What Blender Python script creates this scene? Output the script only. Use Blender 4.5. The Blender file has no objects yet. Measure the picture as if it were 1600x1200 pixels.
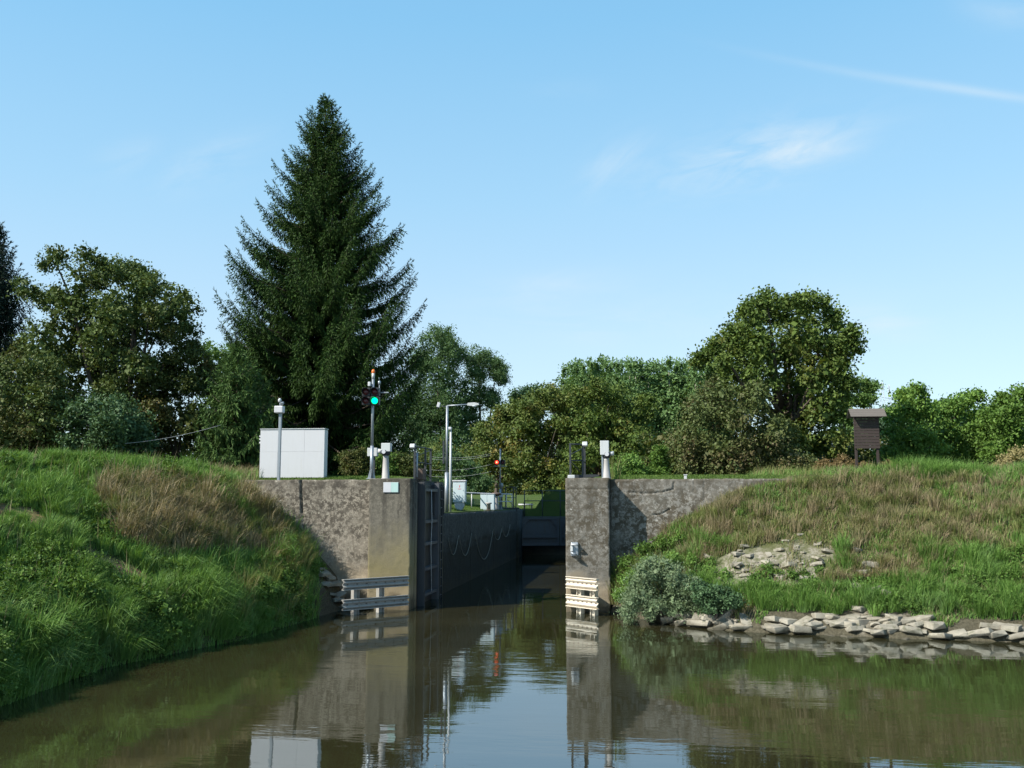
import bpy, bmesh, math, random
import numpy as np
from mathutils import Vector, Matrix

S = bpy.context.scene
COL = S.collection
R = math.radians
rng = np.random.default_rng(7)
random.seed(7)

# ------------------------------------------------------------------ camera
HC = 3.6
F = 1555.0
TH = math.atan(187 / F)
PS = math.atan(180 / F * math.cos(TH))
rv = np.array([math.cos(PS), math.sin(PS), 0.0])
fv = np.array([-math.sin(PS) * math.cos(TH), math.cos(PS) * math.cos(TH), math.sin(TH)])
uv = np.array([math.sin(PS) * math.sin(TH), -math.cos(PS) * math.sin(TH), math.cos(TH)])
CP = np.array([0.0, 0.0, HC])

def ray(x, y):
    return fv + rv * (x - 800) / F + uv * (600 - y) / F

def W(x, y, Y):
    """the point seen at photo pixel x, y that lies at distance Y along the lock axis"""
    d = ray(x, y)
    return CP + d * (Y / d[1])

def G(x, y, z=0.0):
    d = ray(x, y)
    return CP + d * ((z - HC) / d[2])

def proj(P):
    Q = np.asarray(P) - CP
    dz = Q @ fv
    return 800 + F * (Q @ rv) / dz, 600 - F * (Q @ uv) / dz

cam = bpy.data.cameras.new("camera")
cam.sensor_width = 36
cam.lens = 36 * F / 1600
cam.clip_end = 6000
cam.clip_start = 0.1
co = bpy.data.objects.new("camera", cam)
co.location = CP
co.rotation_euler = (math.pi / 2 + TH, 0, PS)
COL.objects.link(co)
S.camera = co

# ------------------------------------------------------------------ noise
TAB = np.random.default_rng(99).random((256, 256))

def vn(x, y):
    x = np.asarray(x, float); y = np.asarray(y, float)
    xi = np.floor(x).astype(int); yi = np.floor(y).astype(int)
    fx = x - xi; fy = y - yi
    fx = fx * fx * (3 - 2 * fx); fy = fy * fy * (3 - 2 * fy)
    a = TAB[xi & 255, yi & 255]; b = TAB[(xi + 1) & 255, yi & 255]
    c = TAB[xi & 255, (yi + 1) & 255]; d = TAB[(xi + 1) & 255, (yi + 1) & 255]
    return (a * (1 - fx) + b * fx) * (1 - fy) + (c * (1 - fx) + d * fx) * fy

def fbm(x, y, o=4):
    s = 0; a = 0.5; t = 0
    for k in range(o):
        s = s + a * vn(x * 2 ** k + 17 * k, y * 2 ** k + 31 * k); t += a; a *= 0.5
    return s / t

def sst(a, b, x):
    t = np.clip((np.asarray(x, float) - a) / (b - a), 0, 1)
    return t * t * (3 - 2 * t)

def seg_dist(x, z, pts):
    d = np.full(np.shape(x), 1e9)
    for (ax, az), (bx, bz) in zip(pts, pts[1:]):
        L = (bx - ax) ** 2 + (bz - az) ** 2
        tt = np.clip(((x - ax) * (bx - ax) + (z - az) * (bz - az)) / L, 0, 1)
        d = np.minimum(d, np.hypot(x - ax - tt * (bx - ax), z - az - tt * (bz - az)))
    return d


# ------------------------------------------------------------------ node helpers
class NT:
    def __init__(s, name, world=False):
        if world:
            s.m = bpy.data.worlds.new(name); s.m.use_nodes = True
        else:
            s.m = bpy.data.materials.new(name); s.m.use_nodes = True
        s.t = s.m.node_tree; s.t.nodes.clear()
    def n(s, typ, ins=None, **kw):
        nd = s.t.nodes.new(typ)
        for k, v in kw.items(): setattr(nd, k, v)
        for k, v in (ins or {}).items():
            if hasattr(v, 'is_output'): s.t.links.new(v, nd.inputs[k])
            else: nd.inputs[k].default_value = v
        return nd
    def math(s, op, a, b=None, c=None, clamp=False):
        ins = {0: a}
        if b is not None: ins[1] = b
        if c is not None: ins[2] = c
        nd = s.n('ShaderNodeMath', ins, operation=op); nd.use_clamp = clamp
        return nd.outputs[0]
    def mix(s, f, a, b, mode='MIX'):
        nd = s.n('ShaderNodeMix', data_type='RGBA', blend_type=mode)
        for k, v in ((0, f), (6, a), (7, b)):
            if hasattr(v, 'is_output'): s.t.links.new(v, nd.inputs[k])
            else: nd.inputs[k].default_value = (v if k == 0 else (*v[:3], 1))
        return nd.outputs[2]
    def ramp(s, f, stops, interp='LINEAR'):
        nd = s.n('ShaderNodeValToRGB', {0: f})
        cr = nd.color_ramp; cr.interpolation = interp
        while len(cr.elements) > 1: cr.elements.remove(cr.elements[-1])
        for i, (p, c) in enumerate(stops):
            e = cr.elements[0] if i == 0 else cr.elements.new(p)
            e.position = p
            e.color = (*c[:3], 1) if hasattr(c, '__len__') else (c, c, c, 1)
        return nd.outputs[0]
    def pos(s, scale=(1, 1, 1), loc=(0, 0, 0), rot=(0, 0, 0), obj=False):
        if obj: o = s.n('ShaderNodeTexCoord').outputs['Object']
        else: o = s.n('ShaderNodeNewGeometry').outputs['Position']
        return s.n('ShaderNodeMapping', {0: o, 'Location': loc, 'Rotation': rot, 'Scale': scale}).outputs[0]
    def noise(s, vec, scale, detail=4, rough=0.55, dist=0.0):
        return s.n('ShaderNodeTexNoise', {'Vector': vec, 'Scale': scale, 'Detail': detail, 'Roughness': rough, 'Distortion': dist}).outputs[0]
    def out(s, sh, disp=None):
        o = s.n('ShaderNodeOutputMaterial', {0: sh})
        return s.m

def plain(name, col, rough=0.5, metal=0.0, var=0.15, scale=6.0, dirt=(0.12, 0.10, 0.08), dirtamt=0.25, spec=0.4, bump=0.0):
    t = NT(name)
    p = t.pos(obj=True)
    n1 = t.noise(p, scale, 5)
    n2 = t.noise(t.pos(obj=True, scale=(6, 6, 0.8), loc=(3, 1, 5)), 2.0, 6)
    c = t.mix(t.math('MULTIPLY', n1, var * 2), col, tuple(x * 0.6 for x in col))
    c = t.mix(t.ramp(n2, [(0.52, 0), (0.75, dirtamt)]), c, dirt)
    ins = {'Base Color': c, 'Roughness': rough, 'Metallic': metal, 'Specular IOR Level': spec}
    if bump:
        ins['Normal'] = t.n('ShaderNodeBump', {'Strength': bump, 'Distance': 0.01, 'Height': n1}).outputs[0]
    return t.out(t.n('ShaderNodeBsdfPrincipled', ins).outputs[0])

def emit(name, col, st):
    t = NT(name)
    return t.out(t.n('ShaderNodeEmission', {0: (*col, 1), 1: st}).outputs[0])

def leafmat(name, cols, patch=None, pscale=0.35, pth=(0.5, 0.68), trans=0.28, rough=0.55, spec=0.14, gain=1.45):
    """cols: darker to brighter leaf colours picked per leaf; patch: second colour in clumps of the crown"""
    t = NT(name)
    cols = [tuple(min(.6, v * gain) for v in k) for k in cols]
    if patch: patch = tuple(v * gain for v in patch)
    rnd = t.n('ShaderNodeNewGeometry').outputs['Random Per Island']
    c = t.ramp(rnd, [(i / max(1, len(cols) - 1), k) for i, k in enumerate(cols)])
    n0 = t.noise(t.pos(), 0.9, 2)
    c = t.mix(t.ramp(n0, [(0.3, 0.0), (0.7, 0.45)]), c, cols[0])
    if patch:
        n = t.noise(t.pos(loc=(11, 5, 2)), pscale, 4)
        f = t.ramp(n, [(pth[0], 0), (pth[1], 1)])
        f = t.math('MULTIPLY', f, t.ramp(t.math('FRACT', t.math('MULTIPLY', rnd, 37.3)), [(0.15, 0.0), (0.75, 1)]))
        c = t.mix(f, c, patch)
    a = t.n('ShaderNodeBsdfPrincipled', {'Base Color': c, 'Roughness': rough, 'Specular IOR Level': spec}).outputs[0]
    tc = t.mix(1.0, c, (1.0, 0.95, 0.45), 'MULTIPLY')
    b = t.n('ShaderNodeBsdfTranslucent', {0: tc}).outputs[0]
    return t.out(t.n('ShaderNodeMixShader', {0: trans, 1: a, 2: b}).outputs[0])

def barkmat(name, c0, c1):
    t = NT(name)
    n = t.noise(t.pos(scale=(1, 1, 0.25)), 9, 6, 0.65)
    c = t.ramp(n, [(0.3, c0), (0.7, c1)])
    nb = t.n('ShaderNodeBump', {'Strength': 0.7, 'Distance': 0.03, 'Height': n}).outputs[0]
    return t.out(t.n('ShaderNodeBsdfPrincipled', {'Base Color': c, 'Roughness': 0.9, 'Normal': nb, 'Specular IOR Level': 0.1}).outputs[0])

# ------------------------------------------------------------------ mesh helpers
def npmesh(name, V, Fq, mat=None, smooth=False):
    V = np.asarray(V, np.float32); Fq = np.asarray(Fq, np.int32)
    me = bpy.data.meshes.new(name)
    k = Fq.shape[1]
    me.vertices.add(len(V)); me.vertices.foreach_set('co', V.ravel())
    me.loops.add(Fq.size); me.loops.foreach_set('vertex_index', Fq.ravel())
    me.polygons.add(len(Fq))
    me.polygons.foreach_set('loop_start', np.arange(0, Fq.size, k, dtype=np.int32))
    me.polygons.foreach_set('loop_total', np.full(len(Fq), k, np.int32))
    if smooth: me.polygons.foreach_set('use_smooth', np.ones(len(Fq), bool))
    me.update(calc_edges=True)
    if mat: me.materials.append(mat)
    return me

def link(name, me, parent=None, loc=(0, 0, 0), rz=0.0):
    o = bpy.data.objects.new(name, me)
    o.location = loc; o.rotation_euler = (0, 0, rz)
    COL.objects.link(o)
    if parent: o.parent = parent
    return o

def tag(o, label, cat, group=None, kind=None):
    o['label'] = label; o['category'] = cat
    if group: o['group'] = group
    if kind: o['kind'] = kind
    return o

def struct(o, label, cat):
    return tag(o, label, cat, kind='structure')

def thing(name, label, cat, loc=(0, 0, 0), rz=0.0, group=None):
    o = bpy.data.objects.new(name, None)
    o.empty_display_size = 0.3
    o.location = tuple(float(v) for v in loc); o.rotation_euler = (0, 0, rz)
    COL.objects.link(o)
    return tag(o, label, cat, group)

class MB:
    def __init__(s): s.bm = bmesh.new()
    def box(s, c, d, rot=None, bev=0.0):
        r = bmesh.ops.create_cube(s.bm, size=1.0)
        M = Matrix.Translation(Vector([float(v) for v in c]))
        if rot is not None: M = M @ rot.to_4x4()
        M = M @ Matrix.Diagonal((*[float(v) for v in d], 1))
        bmesh.ops.transform(s.bm, matrix=M, verts=r['verts'])
        if bev:
            es = list({e for v in r['verts'] for e in v.link_edges})
            bmesh.ops.bevel(s.bm, geom=es, offset=bev, segments=2, affect='EDGES', profile=0.5)
        return s
    def tube(s, pts, r, n=10, caps=True):
        pts = [Vector([float(v) for v in p]) for p in pts]
        if not hasattr(r, '__len__'): r = [r] * len(pts)
        rings = []; prev = None
        for i, p in enumerate(pts):
            a = pts[max(0, i - 1)]; b = pts[min(len(pts) - 1, i + 1)]
            d = (b - a).normalized()
            if prev is None:
                u = d.orthogonal().normalized()
            else:
                u = (prev - d * prev.dot(d)).normalized()
            prev = u; w = d.cross(u)
            rings.append([s.bm.verts.new(p + (u * math.cos(2 * math.pi * k / n) + w * math.sin(2 * math.pi * k / n)) * r[i]) for k in range(n)])
        for A, B in zip(rings, rings[1:]):
            for k in range(n):
                f = s.bm.faces.new((A[k], A[(k + 1) % n], B[(k + 1) % n], B[k])); f.smooth = True
        if caps:
            s.bm.faces.new(list(reversed(rings[0]))); s.bm.faces.new(rings[-1])
        return s
    def lathe(s, prof, c=(0, 0, 0), n=20):
        rings = []
        for r, z in prof:
            rings.append([s.bm.verts.new((c[0] + r * math.cos(2 * math.pi * k / n), c[1] + r * math.sin(2 * math.pi * k / n), c[2] + z)) for k in range(n)])
        for A, B in zip(rings, rings[1:]):
            for k in range(n):
                f = s.bm.faces.new((A[k], A[(k + 1) % n], B[(k + 1) % n], B[k])); f.smooth = True
        s.bm.faces.new(list(reversed(rings[0]))); s.bm.faces.new(rings[-1])
        return s
    def sweep(s, prof, A, B, side, up=(0, 0, 1)):
        """closed profile [(a, b)] (a along side, b along up) swept from A to B"""
        A = Vector(A); B = Vector(B); side = Vector(side); up = Vector(up)
        ra = [s.bm.verts.new(A + side * a + up * b) for a, b in prof]
        rb = [s.bm.verts.new(B + side * a + up * b) for a, b in prof]
        n = len(prof)
        for k in range(n):
            s.bm.faces.new((ra[k], ra[(k + 1) % n], rb[(k + 1) % n], rb[k]))
        s.bm.faces.new(list(reversed(ra))); s.bm.faces.new(rb)
        return s
    def poly(s, pts, thick):
        """flat outline extruded along its normal by thick (a vector)"""
        a = [s.bm.verts.new(p) for p in pts]
        b = [s.bm.verts.new(Vector(p) + Vector(thick)) for p in pts]
        n = len(pts)
        s.bm.faces.new(a); s.bm.faces.new(list(reversed(b)))
        for k in range(n): s.bm.faces.new((a[k], b[k], b[(k + 1) % n], a[(k + 1) % n]))
        return s
    def mesh(s, name, mat):
        bmesh.ops.recalc_face_normals(s.bm, faces=s.bm.faces)
        me = bpy.data.meshes.new(name); s.bm.to_mesh(me); s.bm.free()
        me.materials.append(mat)
        return me
    def build(s, name, mat, parent=None, loc=(0, 0, 0), rz=0.0):
        return link(name, s.mesh(name, mat), parent, loc, rz)

def merge(parts):
    V = []; Fs = []; o = 0
    for v, f in parts:
        V.append(np.asarray(v, float)); Fs.append(np.asarray(f) + o); o += len(v)
    return np.concatenate(V), np.concatenate(Fs)

# ------------------------------------------------------------------ key positions (metres; water at z 0, lock axis +Y)
Y0 = 34.0                                   # front of the two piers
Y1 = 34.9                                   # front of the wing walls
XPL = W(575, 850, Y0)[0]; XL = W(641, 850, Y0)[0]
XR = W(884, 850, Y0)[0]; XPR = W(953, 850, Y0)[0]
ZT = W(600, 748, Y0)[2]                     # top of the lock heads
ZC = 3.2                                    # top of the chamber walls
YH = 40.2                                   # end of the lower head
YG = 70.0                                   # upper gate
PL = ZT - 0.06                              # lawn level by the heads

# ------------------------------------------------------------------ terrain
_wl = np.array([[-30, -14.0], [0, -12.8], [10, -12.0]] + [[G(x, y)[1], G(x, y)[0]] for x, y in ((2, 1100), (150, 1045), (370, 1000), (500, 962), (545, 948))])
_wr = np.array([[-3.0, 40], [-0.4, 33.7]] + [[G(x, y)[0], G(x, y)[1]] for x, y in ((1010, 968), (1060, 977), (1180, 988), (1290, 992), (1400, 997), (1600, 1003))] + [[20, 25.2], [60, 22]])
def XW(Y): return np.interp(Y, _wl[:, 0], _wl[:, 1])
def YW(X): return np.interp(X, _wr[:, 0], _wr[:, 1])

def left_bank(X, Y):
    t = XW(Y) - X
    T = np.interp(Y, [5, 17, 26, 35], [9.5, 9.0, 7.6, 5.0])
    crest = np.interp(Y, [10, 20, 28, 33, 36], [4.45, 4.6, 4.82, 4.78, 4.6])
    u = t / T
    z = np.where(u < 0, t * 0.5, crest * (1 - (1 - np.clip(u, 0, 1)) ** 1.35))
    z = z + np.where(t > 0, .45 * sst(0.0, .5, t) * (1 - np.clip(u, 0, 1)), 0)
    z = z + np.where(t > 0, 0.22 * (fbm(X * .55, Y * .55) - .5) + 0.1 * (fbm(X * 1.7, Y * 1.7) - .5), 0)
    return z

def right_bank(X, Y):
    s = Y - YW(X)
    z = np.where(s < 0, s * 0.5, 0.16 + 0.655 * s)
    z = np.where(z > 4.25, 4.25 + 0.5 * (1 - np.exp(-(z - 4.25) / 0.5)), z)
    z = z + np.where(s > 0, .30 * np.exp(-((X - 4.8) / 1.7) ** 2 - ((Y - 34.6) / 1.5) ** 2), 0)
    z = z + np.where(s > 0.2, 0.35 * (fbm(X * .5 + 9, Y * .5) - .5) + 0.14 * (fbm(X * 1.5, Y * 1.5) - .5), 0) * sst(0.2, 2.5, s)
    return z

def land(X, Y):
    """everything behind the wing walls"""
    z = PL + .22 * sst(Y1 + .9, 38, Y)
    lev = 4.75 + 0.25 * (fbm(X * .3, Y * .3) - .5)
    f = sst(-14.6, -16.5, X) * sst(44, 37, Y)
    z = z * (1 - f) + lev * f
    low = ZC + 0.03 + 0.25 * sst(0.4, 2.5, XL - X)
    f = sst(YH - .1, YH + .1, Y) * sst(-13.5, -10.5, X) * sst(XL + 1.5, XL + 1.0, X)
    z = z * (1 - f) + low * f
    f = sst(YG + 3, YG + 24, Y) * sst(-40, -14, X)
    z = z * (1 - f) + (ZC + 1.25 * sst(YG + 6, YG + 26, Y)) * f
    cut = (X > XL - 0.15) & (X < XR + 0.15) & (Y < YG + 2.0)
    z = np.where(cut, -1.6, z)
    fr = sst(5.0, 6.5, X) * sst(48, 36, Y)
    z = z * (1 - fr) + np.maximum(z, 4.55 + .3 * (fbm(X * .4, Y * .4) - .5)) * fr
    return z

def height(X, Y):
    X = np.asarray(X, float); Y = np.asarray(Y, float)
    front = np.maximum(np.maximum(left_bank(X, Y), right_bank(X, Y)), -1.6)
    back = land(X, Y)
    return np.where(Y < Y1 + 0.25, front, back)

def axis(breaks):
    out = []
    for a, b, st in breaks:
        n = max(1, int(round((b - a) / st))); out += list(np.linspace(a, b, n, endpoint=False))
    return np.array(out + [breaks[-1][1]])

xs = axis([(-2500, -300, 550), (-300, -80, 40), (-80, -30, 5), (-30, XL - .16, .3), (XL - .16, XL - .12, .04), (XL - .12, XR + .12, .9), (XR + .12, XR + .16, .04), (XR + .16, 14, .3), (14, 30, 1), (30, 80, 6), (80, 300, 40), (300, 2500, 550)])
ys = axis([(-300, -20, 70), (-20, 10, 3), (10, Y1 + .24, .3), (Y1 + .24, Y1 + .28, .04), (Y1 + .28, YH - .1, .4), (YH - .1, YH + .12, .05), (YH + .12, YG + 1.98, 1.2), (YG + 1.98, YG + 2.02, .04), (YG + 2.02, 110, 1), (110, 300, 20), (300, 4500, 600)])
GX, GY = np.meshgrid(xs, ys, indexing='ij')
GZ = height(GX, GY)
nx, ny = len(xs), len(ys)
ii = np.arange(nx * ny).reshape(nx, ny)
FQ = np.stack([ii[:-1, :-1], ii[1:, :-1], ii[1:, 1:], ii[:-1, 1:]], -1).reshape(-1, 4)

t = NT('ground')
n1 = t.noise(t.pos(), 0.6, 6); n2 = t.noise(t.pos(), 14, 5, .7); n3 = t.noise(t.pos(loc=(5, 5, 5)), 1.7, 5)
c = t.ramp(n2, [(0.3, (0.030, 0.040, 0.012)), (0.55, (0.055, 0.072, 0.022)), (0.8, (0.10, 0.095, 0.04))])
c = t.mix(t.ramp(n1, [(0.48, 0), (0.62, 0.7)]), c, (0.085, 0.085, 0.036))
c = t.mix(t.ramp(n3, [(0.62, 0), (0.72, .5)]), c, (0.11, 0.085, 0.05))
pa = t.n('ShaderNodeAttribute', attribute_name='path').outputs['Fac']; ck = t.n('ShaderNodeAttribute', attribute_name='chalk').outputs['Fac']
n4 = t.noise(t.pos(), 5.5, 6, .7)
c = t.mix(t.math('MULTIPLY', pa, t.ramp(n4, [(.35, .3), (.55, 1)])), c, t.ramp(n2, [(.3, (.14, .085, .045)), (.7, (.26, .17, .10))]))
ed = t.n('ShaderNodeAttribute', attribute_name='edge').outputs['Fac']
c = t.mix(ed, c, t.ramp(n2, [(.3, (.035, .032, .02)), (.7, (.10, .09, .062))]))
c = t.mix(t.math('MULTIPLY', ck, t.ramp(n4, [(.40, .15), (.58, 1)])), c, t.ramp(n2, [(.3, (.13, .115, .08)), (.7, (.34, .31, .26))]))
# mown grass farther off is plain green
yy = t.n('ShaderNodeSeparateXYZ', {0: t.n('ShaderNodeNewGeometry').outputs['Position']}).outputs[1]
c = t.mix(t.ramp(t.math('DIVIDE', yy, 100.0), [(0.352, 0), (0.36, .9)]), c, t.ramp(n2, [(0.3, (0.038, 0.062, 0.015)), (0.7, (0.070, 0.10, 0.026))]))
bp = t.n('ShaderNodeBump', {'Strength': .8, 'Distance': .06, 'Height': n2}).outputs[0]
M_ground = t.out(t.n('ShaderNodeBsdfPrincipled', {'Base Color': c, 'Roughness': .95, 'Specular IOR Level': .1, 'Normal': bp}).outputs[0])
gm = npmesh('ground', np.stack([GX, GY, GZ], -1).reshape(-1, 3), FQ, M_ground, True)
PATH = [(-20, 785), (60, 815), (130, 862), (200, 895), (280, 935), (320, 950)]
_px, _py = proj(np.stack([GX, GY, GZ], -1).reshape(-1, 3))
_fy = GY.ravel(); _fx = GX.ravel()
_vis = (_fy > 10) & (_fy < 36)
_n = fbm(_fx * 1.7 + 5, _fy * 1.7, 4)
path = np.where(_vis & (_fx < 0), sst(16, 4, seg_dist(_px, _py, PATH) + 70 * (_n - .43)), 0)
chalk = np.where(_vis & (_fx > 0), sst(1.35, .55, np.minimum(np.hypot((_px - 1200) / 105, (_py - 888 + .12 * (_px - 1200)) / 36), np.hypot((_px - 1390) / 34, (_py - 945) / 30)) + 2.6 * (_n - .5)), 0)
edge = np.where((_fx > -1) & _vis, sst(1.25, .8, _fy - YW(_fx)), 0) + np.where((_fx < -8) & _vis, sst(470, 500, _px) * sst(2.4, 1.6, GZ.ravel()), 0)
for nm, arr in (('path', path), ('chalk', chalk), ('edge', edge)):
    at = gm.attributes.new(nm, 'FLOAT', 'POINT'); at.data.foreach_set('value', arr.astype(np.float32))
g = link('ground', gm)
struct(g, 'grassy river banks and lawns around the lock', 'ground')

# ------------------------------------------------------------------ water
t = NT('water')
p1 = t.pos(scale=(0.5, 1.6, 1)); p2 = t.pos(scale=(0.9, 2.6, 1), rot=(0, 0, .25))
h = t.math('ADD', t.math('MULTIPLY', t.noise(p1, 0.8, 3, .5), 1.0), t.math('MULTIPLY', t.noise(p2, 3.0, 3, .5), .16))
calm = t.ramp(t.noise(t.pos(scale=(.12, .3, 1)), 1.0, 3), [(0.36, 0.25), (0.58, .9), (0.72, 2.2)])
bp = t.n('ShaderNodeBump', {'Strength': t.math('MULTIPLY', calm, .075), 'Distance': .12, 'Height': h}).outputs[0]
fr = t.n('ShaderNodeFresnel', {'IOR': 3.3, 'Normal': bp}).outputs[0]
dcol = t.ramp(t.noise(t.pos(scale=(.1, .3, 1)), 1.0, 4), [(0.3, (0.0185, 0.0170, 0.007)), (0.7, (0.027, 0.0245, 0.0105))])
df = t.n('ShaderNodeBsdfDiffuse', {0: dcol}).outputs[0]
gl = t.n('ShaderNodeBsdfGlossy', {0: (.86, .93, .98, 1), 'Roughness': .02, 'Normal': bp}).outputs[0]
M_water = t.out(t.n('ShaderNodeMixShader', {0: fr, 1: df, 2: gl}).outputs[0])
wx0, wx1, wy0, wy1 = -60, 90, -60, YG + 1.5
w = link('water', npmesh('water', [(wx0, wy0, 0), (wx1, wy0, 0), (wx1, wy1, 0), (wx0, wy1, 0)], [(0, 1, 2, 3)], M_water))
struct(w, 'calm brown river water reflecting the lock', 'water')

# ------------------------------------------------------------------ concrete
def concrete(name, base, dark, moss, mot=(0.50, 0.62), mscale=2.6, zfade=None, mrough=.72, speck=7.0, streak=.6, pale=(0.36, 0.31, 0.22), palez=None, olive=None, lightspots=0.0, blocks=None):
    """mottled weathered concrete. mot: threshold of the dark lichen; zfade: (z0, z1) lichen only above; palez: pale washed band below this height"""
    t = NT(name)
    P = t.n('ShaderNodeNewGeometry').outputs['Position']
    z = t.n('ShaderNodeSeparateXYZ', {0: P}).outputs[2]
    a = t.noise(P, 1.3, 6, .6); b = t.noise(P, 22, 6, .7); l = t.noise(P, mscale, 10, mrough)
    fine = t.noise(P, 60, 3, .6)
    zn = t.math('ADD', z, t.math('MULTIPLY', t.math('SUBTRACT', a, .5), 2.2))
    c = t.mix(a, base, tuple(x * .62 for x in base))
    c = t.mix(t.ramp(b, [(.35, 0), (.75, .55)]), c, tuple(x * 1.35 for x in base))
    if olive:
        f = t.ramp(zn, [(0.0, 0)]) if False else t.math('MULTIPLY', t.n('ShaderNodeMapRange', {0: zn, 1: olive[1], 2: olive[2], 3: 1.0, 4: 0.0}).outputs[0], .75)
        c = t.mix(f, c, olive[0])
    if palez is not None:
        f = t.n('ShaderNodeMapRange', {0: zn, 1: palez + .35, 2: palez - .35, 3: 0.0, 4: .9}).outputs[0]
        c = t.mix(f, c, t.mix(b, pale, tuple(x * .65 for x in pale)))
    st = t.noise(t.n('ShaderNodeMapping', {0: P, 'Scale': (4.0, 4.0, .35)}).outputs[0], 1.0, 5, .6)
    sf = t.math('MULTIPLY', t.ramp(st, [(.45, 0), (.68, streak)]), t.n('ShaderNodeMapRange', {0: zn, 1: 1.8, 2: 3.6, 3: 0.0, 4: 1.0}).outputs[0])
    c = t.mix(sf, c, tuple(x * .8 for x in dark))
    zf = t.n('ShaderNodeMapRange', {0: zn, 1: zfade[0], 2: zfade[1], 3: 0.0, 4: 1.0}).outputs[0] if zfade else 1.0
    area = t.math('MULTIPLY', t.ramp(l, [(mot[0] - .14, .38), (mot[1], 1)]), zf)
    sp1 = t.ramp(t.noise(P, speck, 9, .74), [(.485, 0), (.515, 1)])
    sp2 = t.ramp(t.noise(t.n('ShaderNodeMapping', {0: P, 'Location': (4, 9, 2)}).outputs[0], speck * 2.6, 6, .7), [(.50, 0), (.56, .75)])
    pal = t.ramp(t.noise(t.n('ShaderNodeMapping', {0: P, 'Location': (14, 3, 7)}).outputs[0], speck * 1.7, 7, .75), [(.58, 0), (.64, .6)])
    c = t.mix(t.math('MULTIPLY', pal, zf), c, tuple(min(.45, x * 1.9) for x in base))
    lf = t.math('MULTIPLY', t.math('MAXIMUM', sp1, sp2), t.math('MULTIPLY', area, .93))
    band = t.math('MULTIPLY', t.n('ShaderNodeMapRange', {0: t.math('ADD', z, t.math('MULTIPLY', t.math('SUBTRACT', l, .5), 1.6)), 1: ZT - .42, 2: ZT - .05, 3: 0.0, 4: 1.0}).outputs[0], t.ramp(t.noise(P, speck * .8, 8, .7), [(.40, .1), (.52, .9)]))
    lf = t.math('MAXIMUM', lf, band)
    c = t.mix(lf, c, t.mix(fine, dark, moss))
    if lightspots:
        v = t.noise(P, 5.5, 3, .5)
        c = t.mix(t.ramp(v, [(.68, 0), (.72, lightspots)]), c, (.42, .41, .38))
    # wet line just above the water
    c = t.mix(t.n('ShaderNodeMapRange', {0: zn, 1: .05, 2: .45, 3: .75, 4: 0.0}).outputs[0], c, (.05, .042, .028))
    hh = t.math('ADD', t.math('MULTIPLY', b, .6), t.math('MULTIPLY', l, .8))
    bp = t.n('ShaderNodeBump', {'Strength': .7, 'Distance': .03, 'Height': hh}).outputs[0]
    return t.out(t.n('ShaderNodeBsdfPrincipled', {'Base Color': c, 'Roughness': .93, 'Specular IOR Level': .15, 'Normal': bp}).outputs[0])

def wallblock(X0, X1, Ya, Yb, Z0, Z1, cracks=(), res=.05, rough=.018, chip=.05, seed=0, topwave=.0, base_ledge=None):
    """a solid slab; its face towards -Y is a fine height field with cracks and chipped edges. returns V, F"""
    gx = np.linspace(X0, X1, max(2, int((X1 - X0) / res)) + 1); gz = np.linspace(Z0, Z1, max(2, int((Z1 - Z0) / res)) + 1)
    X, Z = np.meshgrid(gx, gz, indexing='ij')
    dy = rough * 2 * (fbm(X * 1.5 + seed, Z * 1.5 + seed) - .5) + rough * (fbm(X * 7 + seed, Z * 7) - .5)
    e = np.minimum(np.minimum(X - X0, X1 - X), Z1 - Z)
    ch = chip * (0.25 + 1.3 * sst(.45, .7, fbm(X * 3.1 + seed * 3, Z * 3.1)))
    dy = dy + ch * np.clip(1 - e / .055, 0, 1) ** 2
    for pts, wid, dep in cracks:
        wob = .03 * (fbm(X * 5 + 3, Z * 5) - .5)
        d = seg_dist(X + wob, Z, pts)
        dy = dy + dep * np.clip(1.6 - d / (wid * .5), 0, 1)
    if base_ledge is not None:
        zz, amt = base_ledge
        dy = dy - amt * sst(zz + .3, zz - .2, Z + .5 * (fbm(X * 1.3, Z) - .5))
    topz = topwave * (fbm(X * 2.2 + seed, X * 0 + 5.5) - .7)
    Zd = Z + topz * sst(Z1 - .6, Z1, Z)
    n, m = X.shape
    Fv = np.stack([X, Ya + dy, Zd], -1).reshape(-1, 3); Bv = np.stack([X, np.full_like(X, Yb), Zd], -1).reshape(-1, 3)
    I = np.arange(n * m).reshape(n, m); J = I + n * m
    f = [np.stack([I[:-1, :-1], I[1:, :-1], I[1:, 1:], I[:-1, 1:]], -1).reshape(-1, 4),
         np.stack([J[:-1, :-1], J[:-1, 1:], J[1:, 1:], J[1:, :-1]], -1).reshape(-1, 4)]
    for a, b in ((I[:, -1], J[:, -1]), (J[:, 0], I[:, 0]), (J[-1, :], I[-1, :]), (I[0, :], J[0, :])):
        f.append(np.stack([a[:-1], a[1:], b[1:], b[:-1]], -1))
    return np.concatenate([Fv, Bv]), np.concatenate(f)

def boxvf(x0, x1, y0, y1, z0, z1):
    V = [(x, y, z) for x in (x0, x1) for y in (y0, y1) for z in (z0, z1)]
    return np.array(V, float), np.array([(0, 1, 3, 2), (4, 6, 7, 5), (0, 4, 5, 1), (2, 3, 7, 6), (0, 2, 6, 4), (1, 5, 7, 3)])

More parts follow.
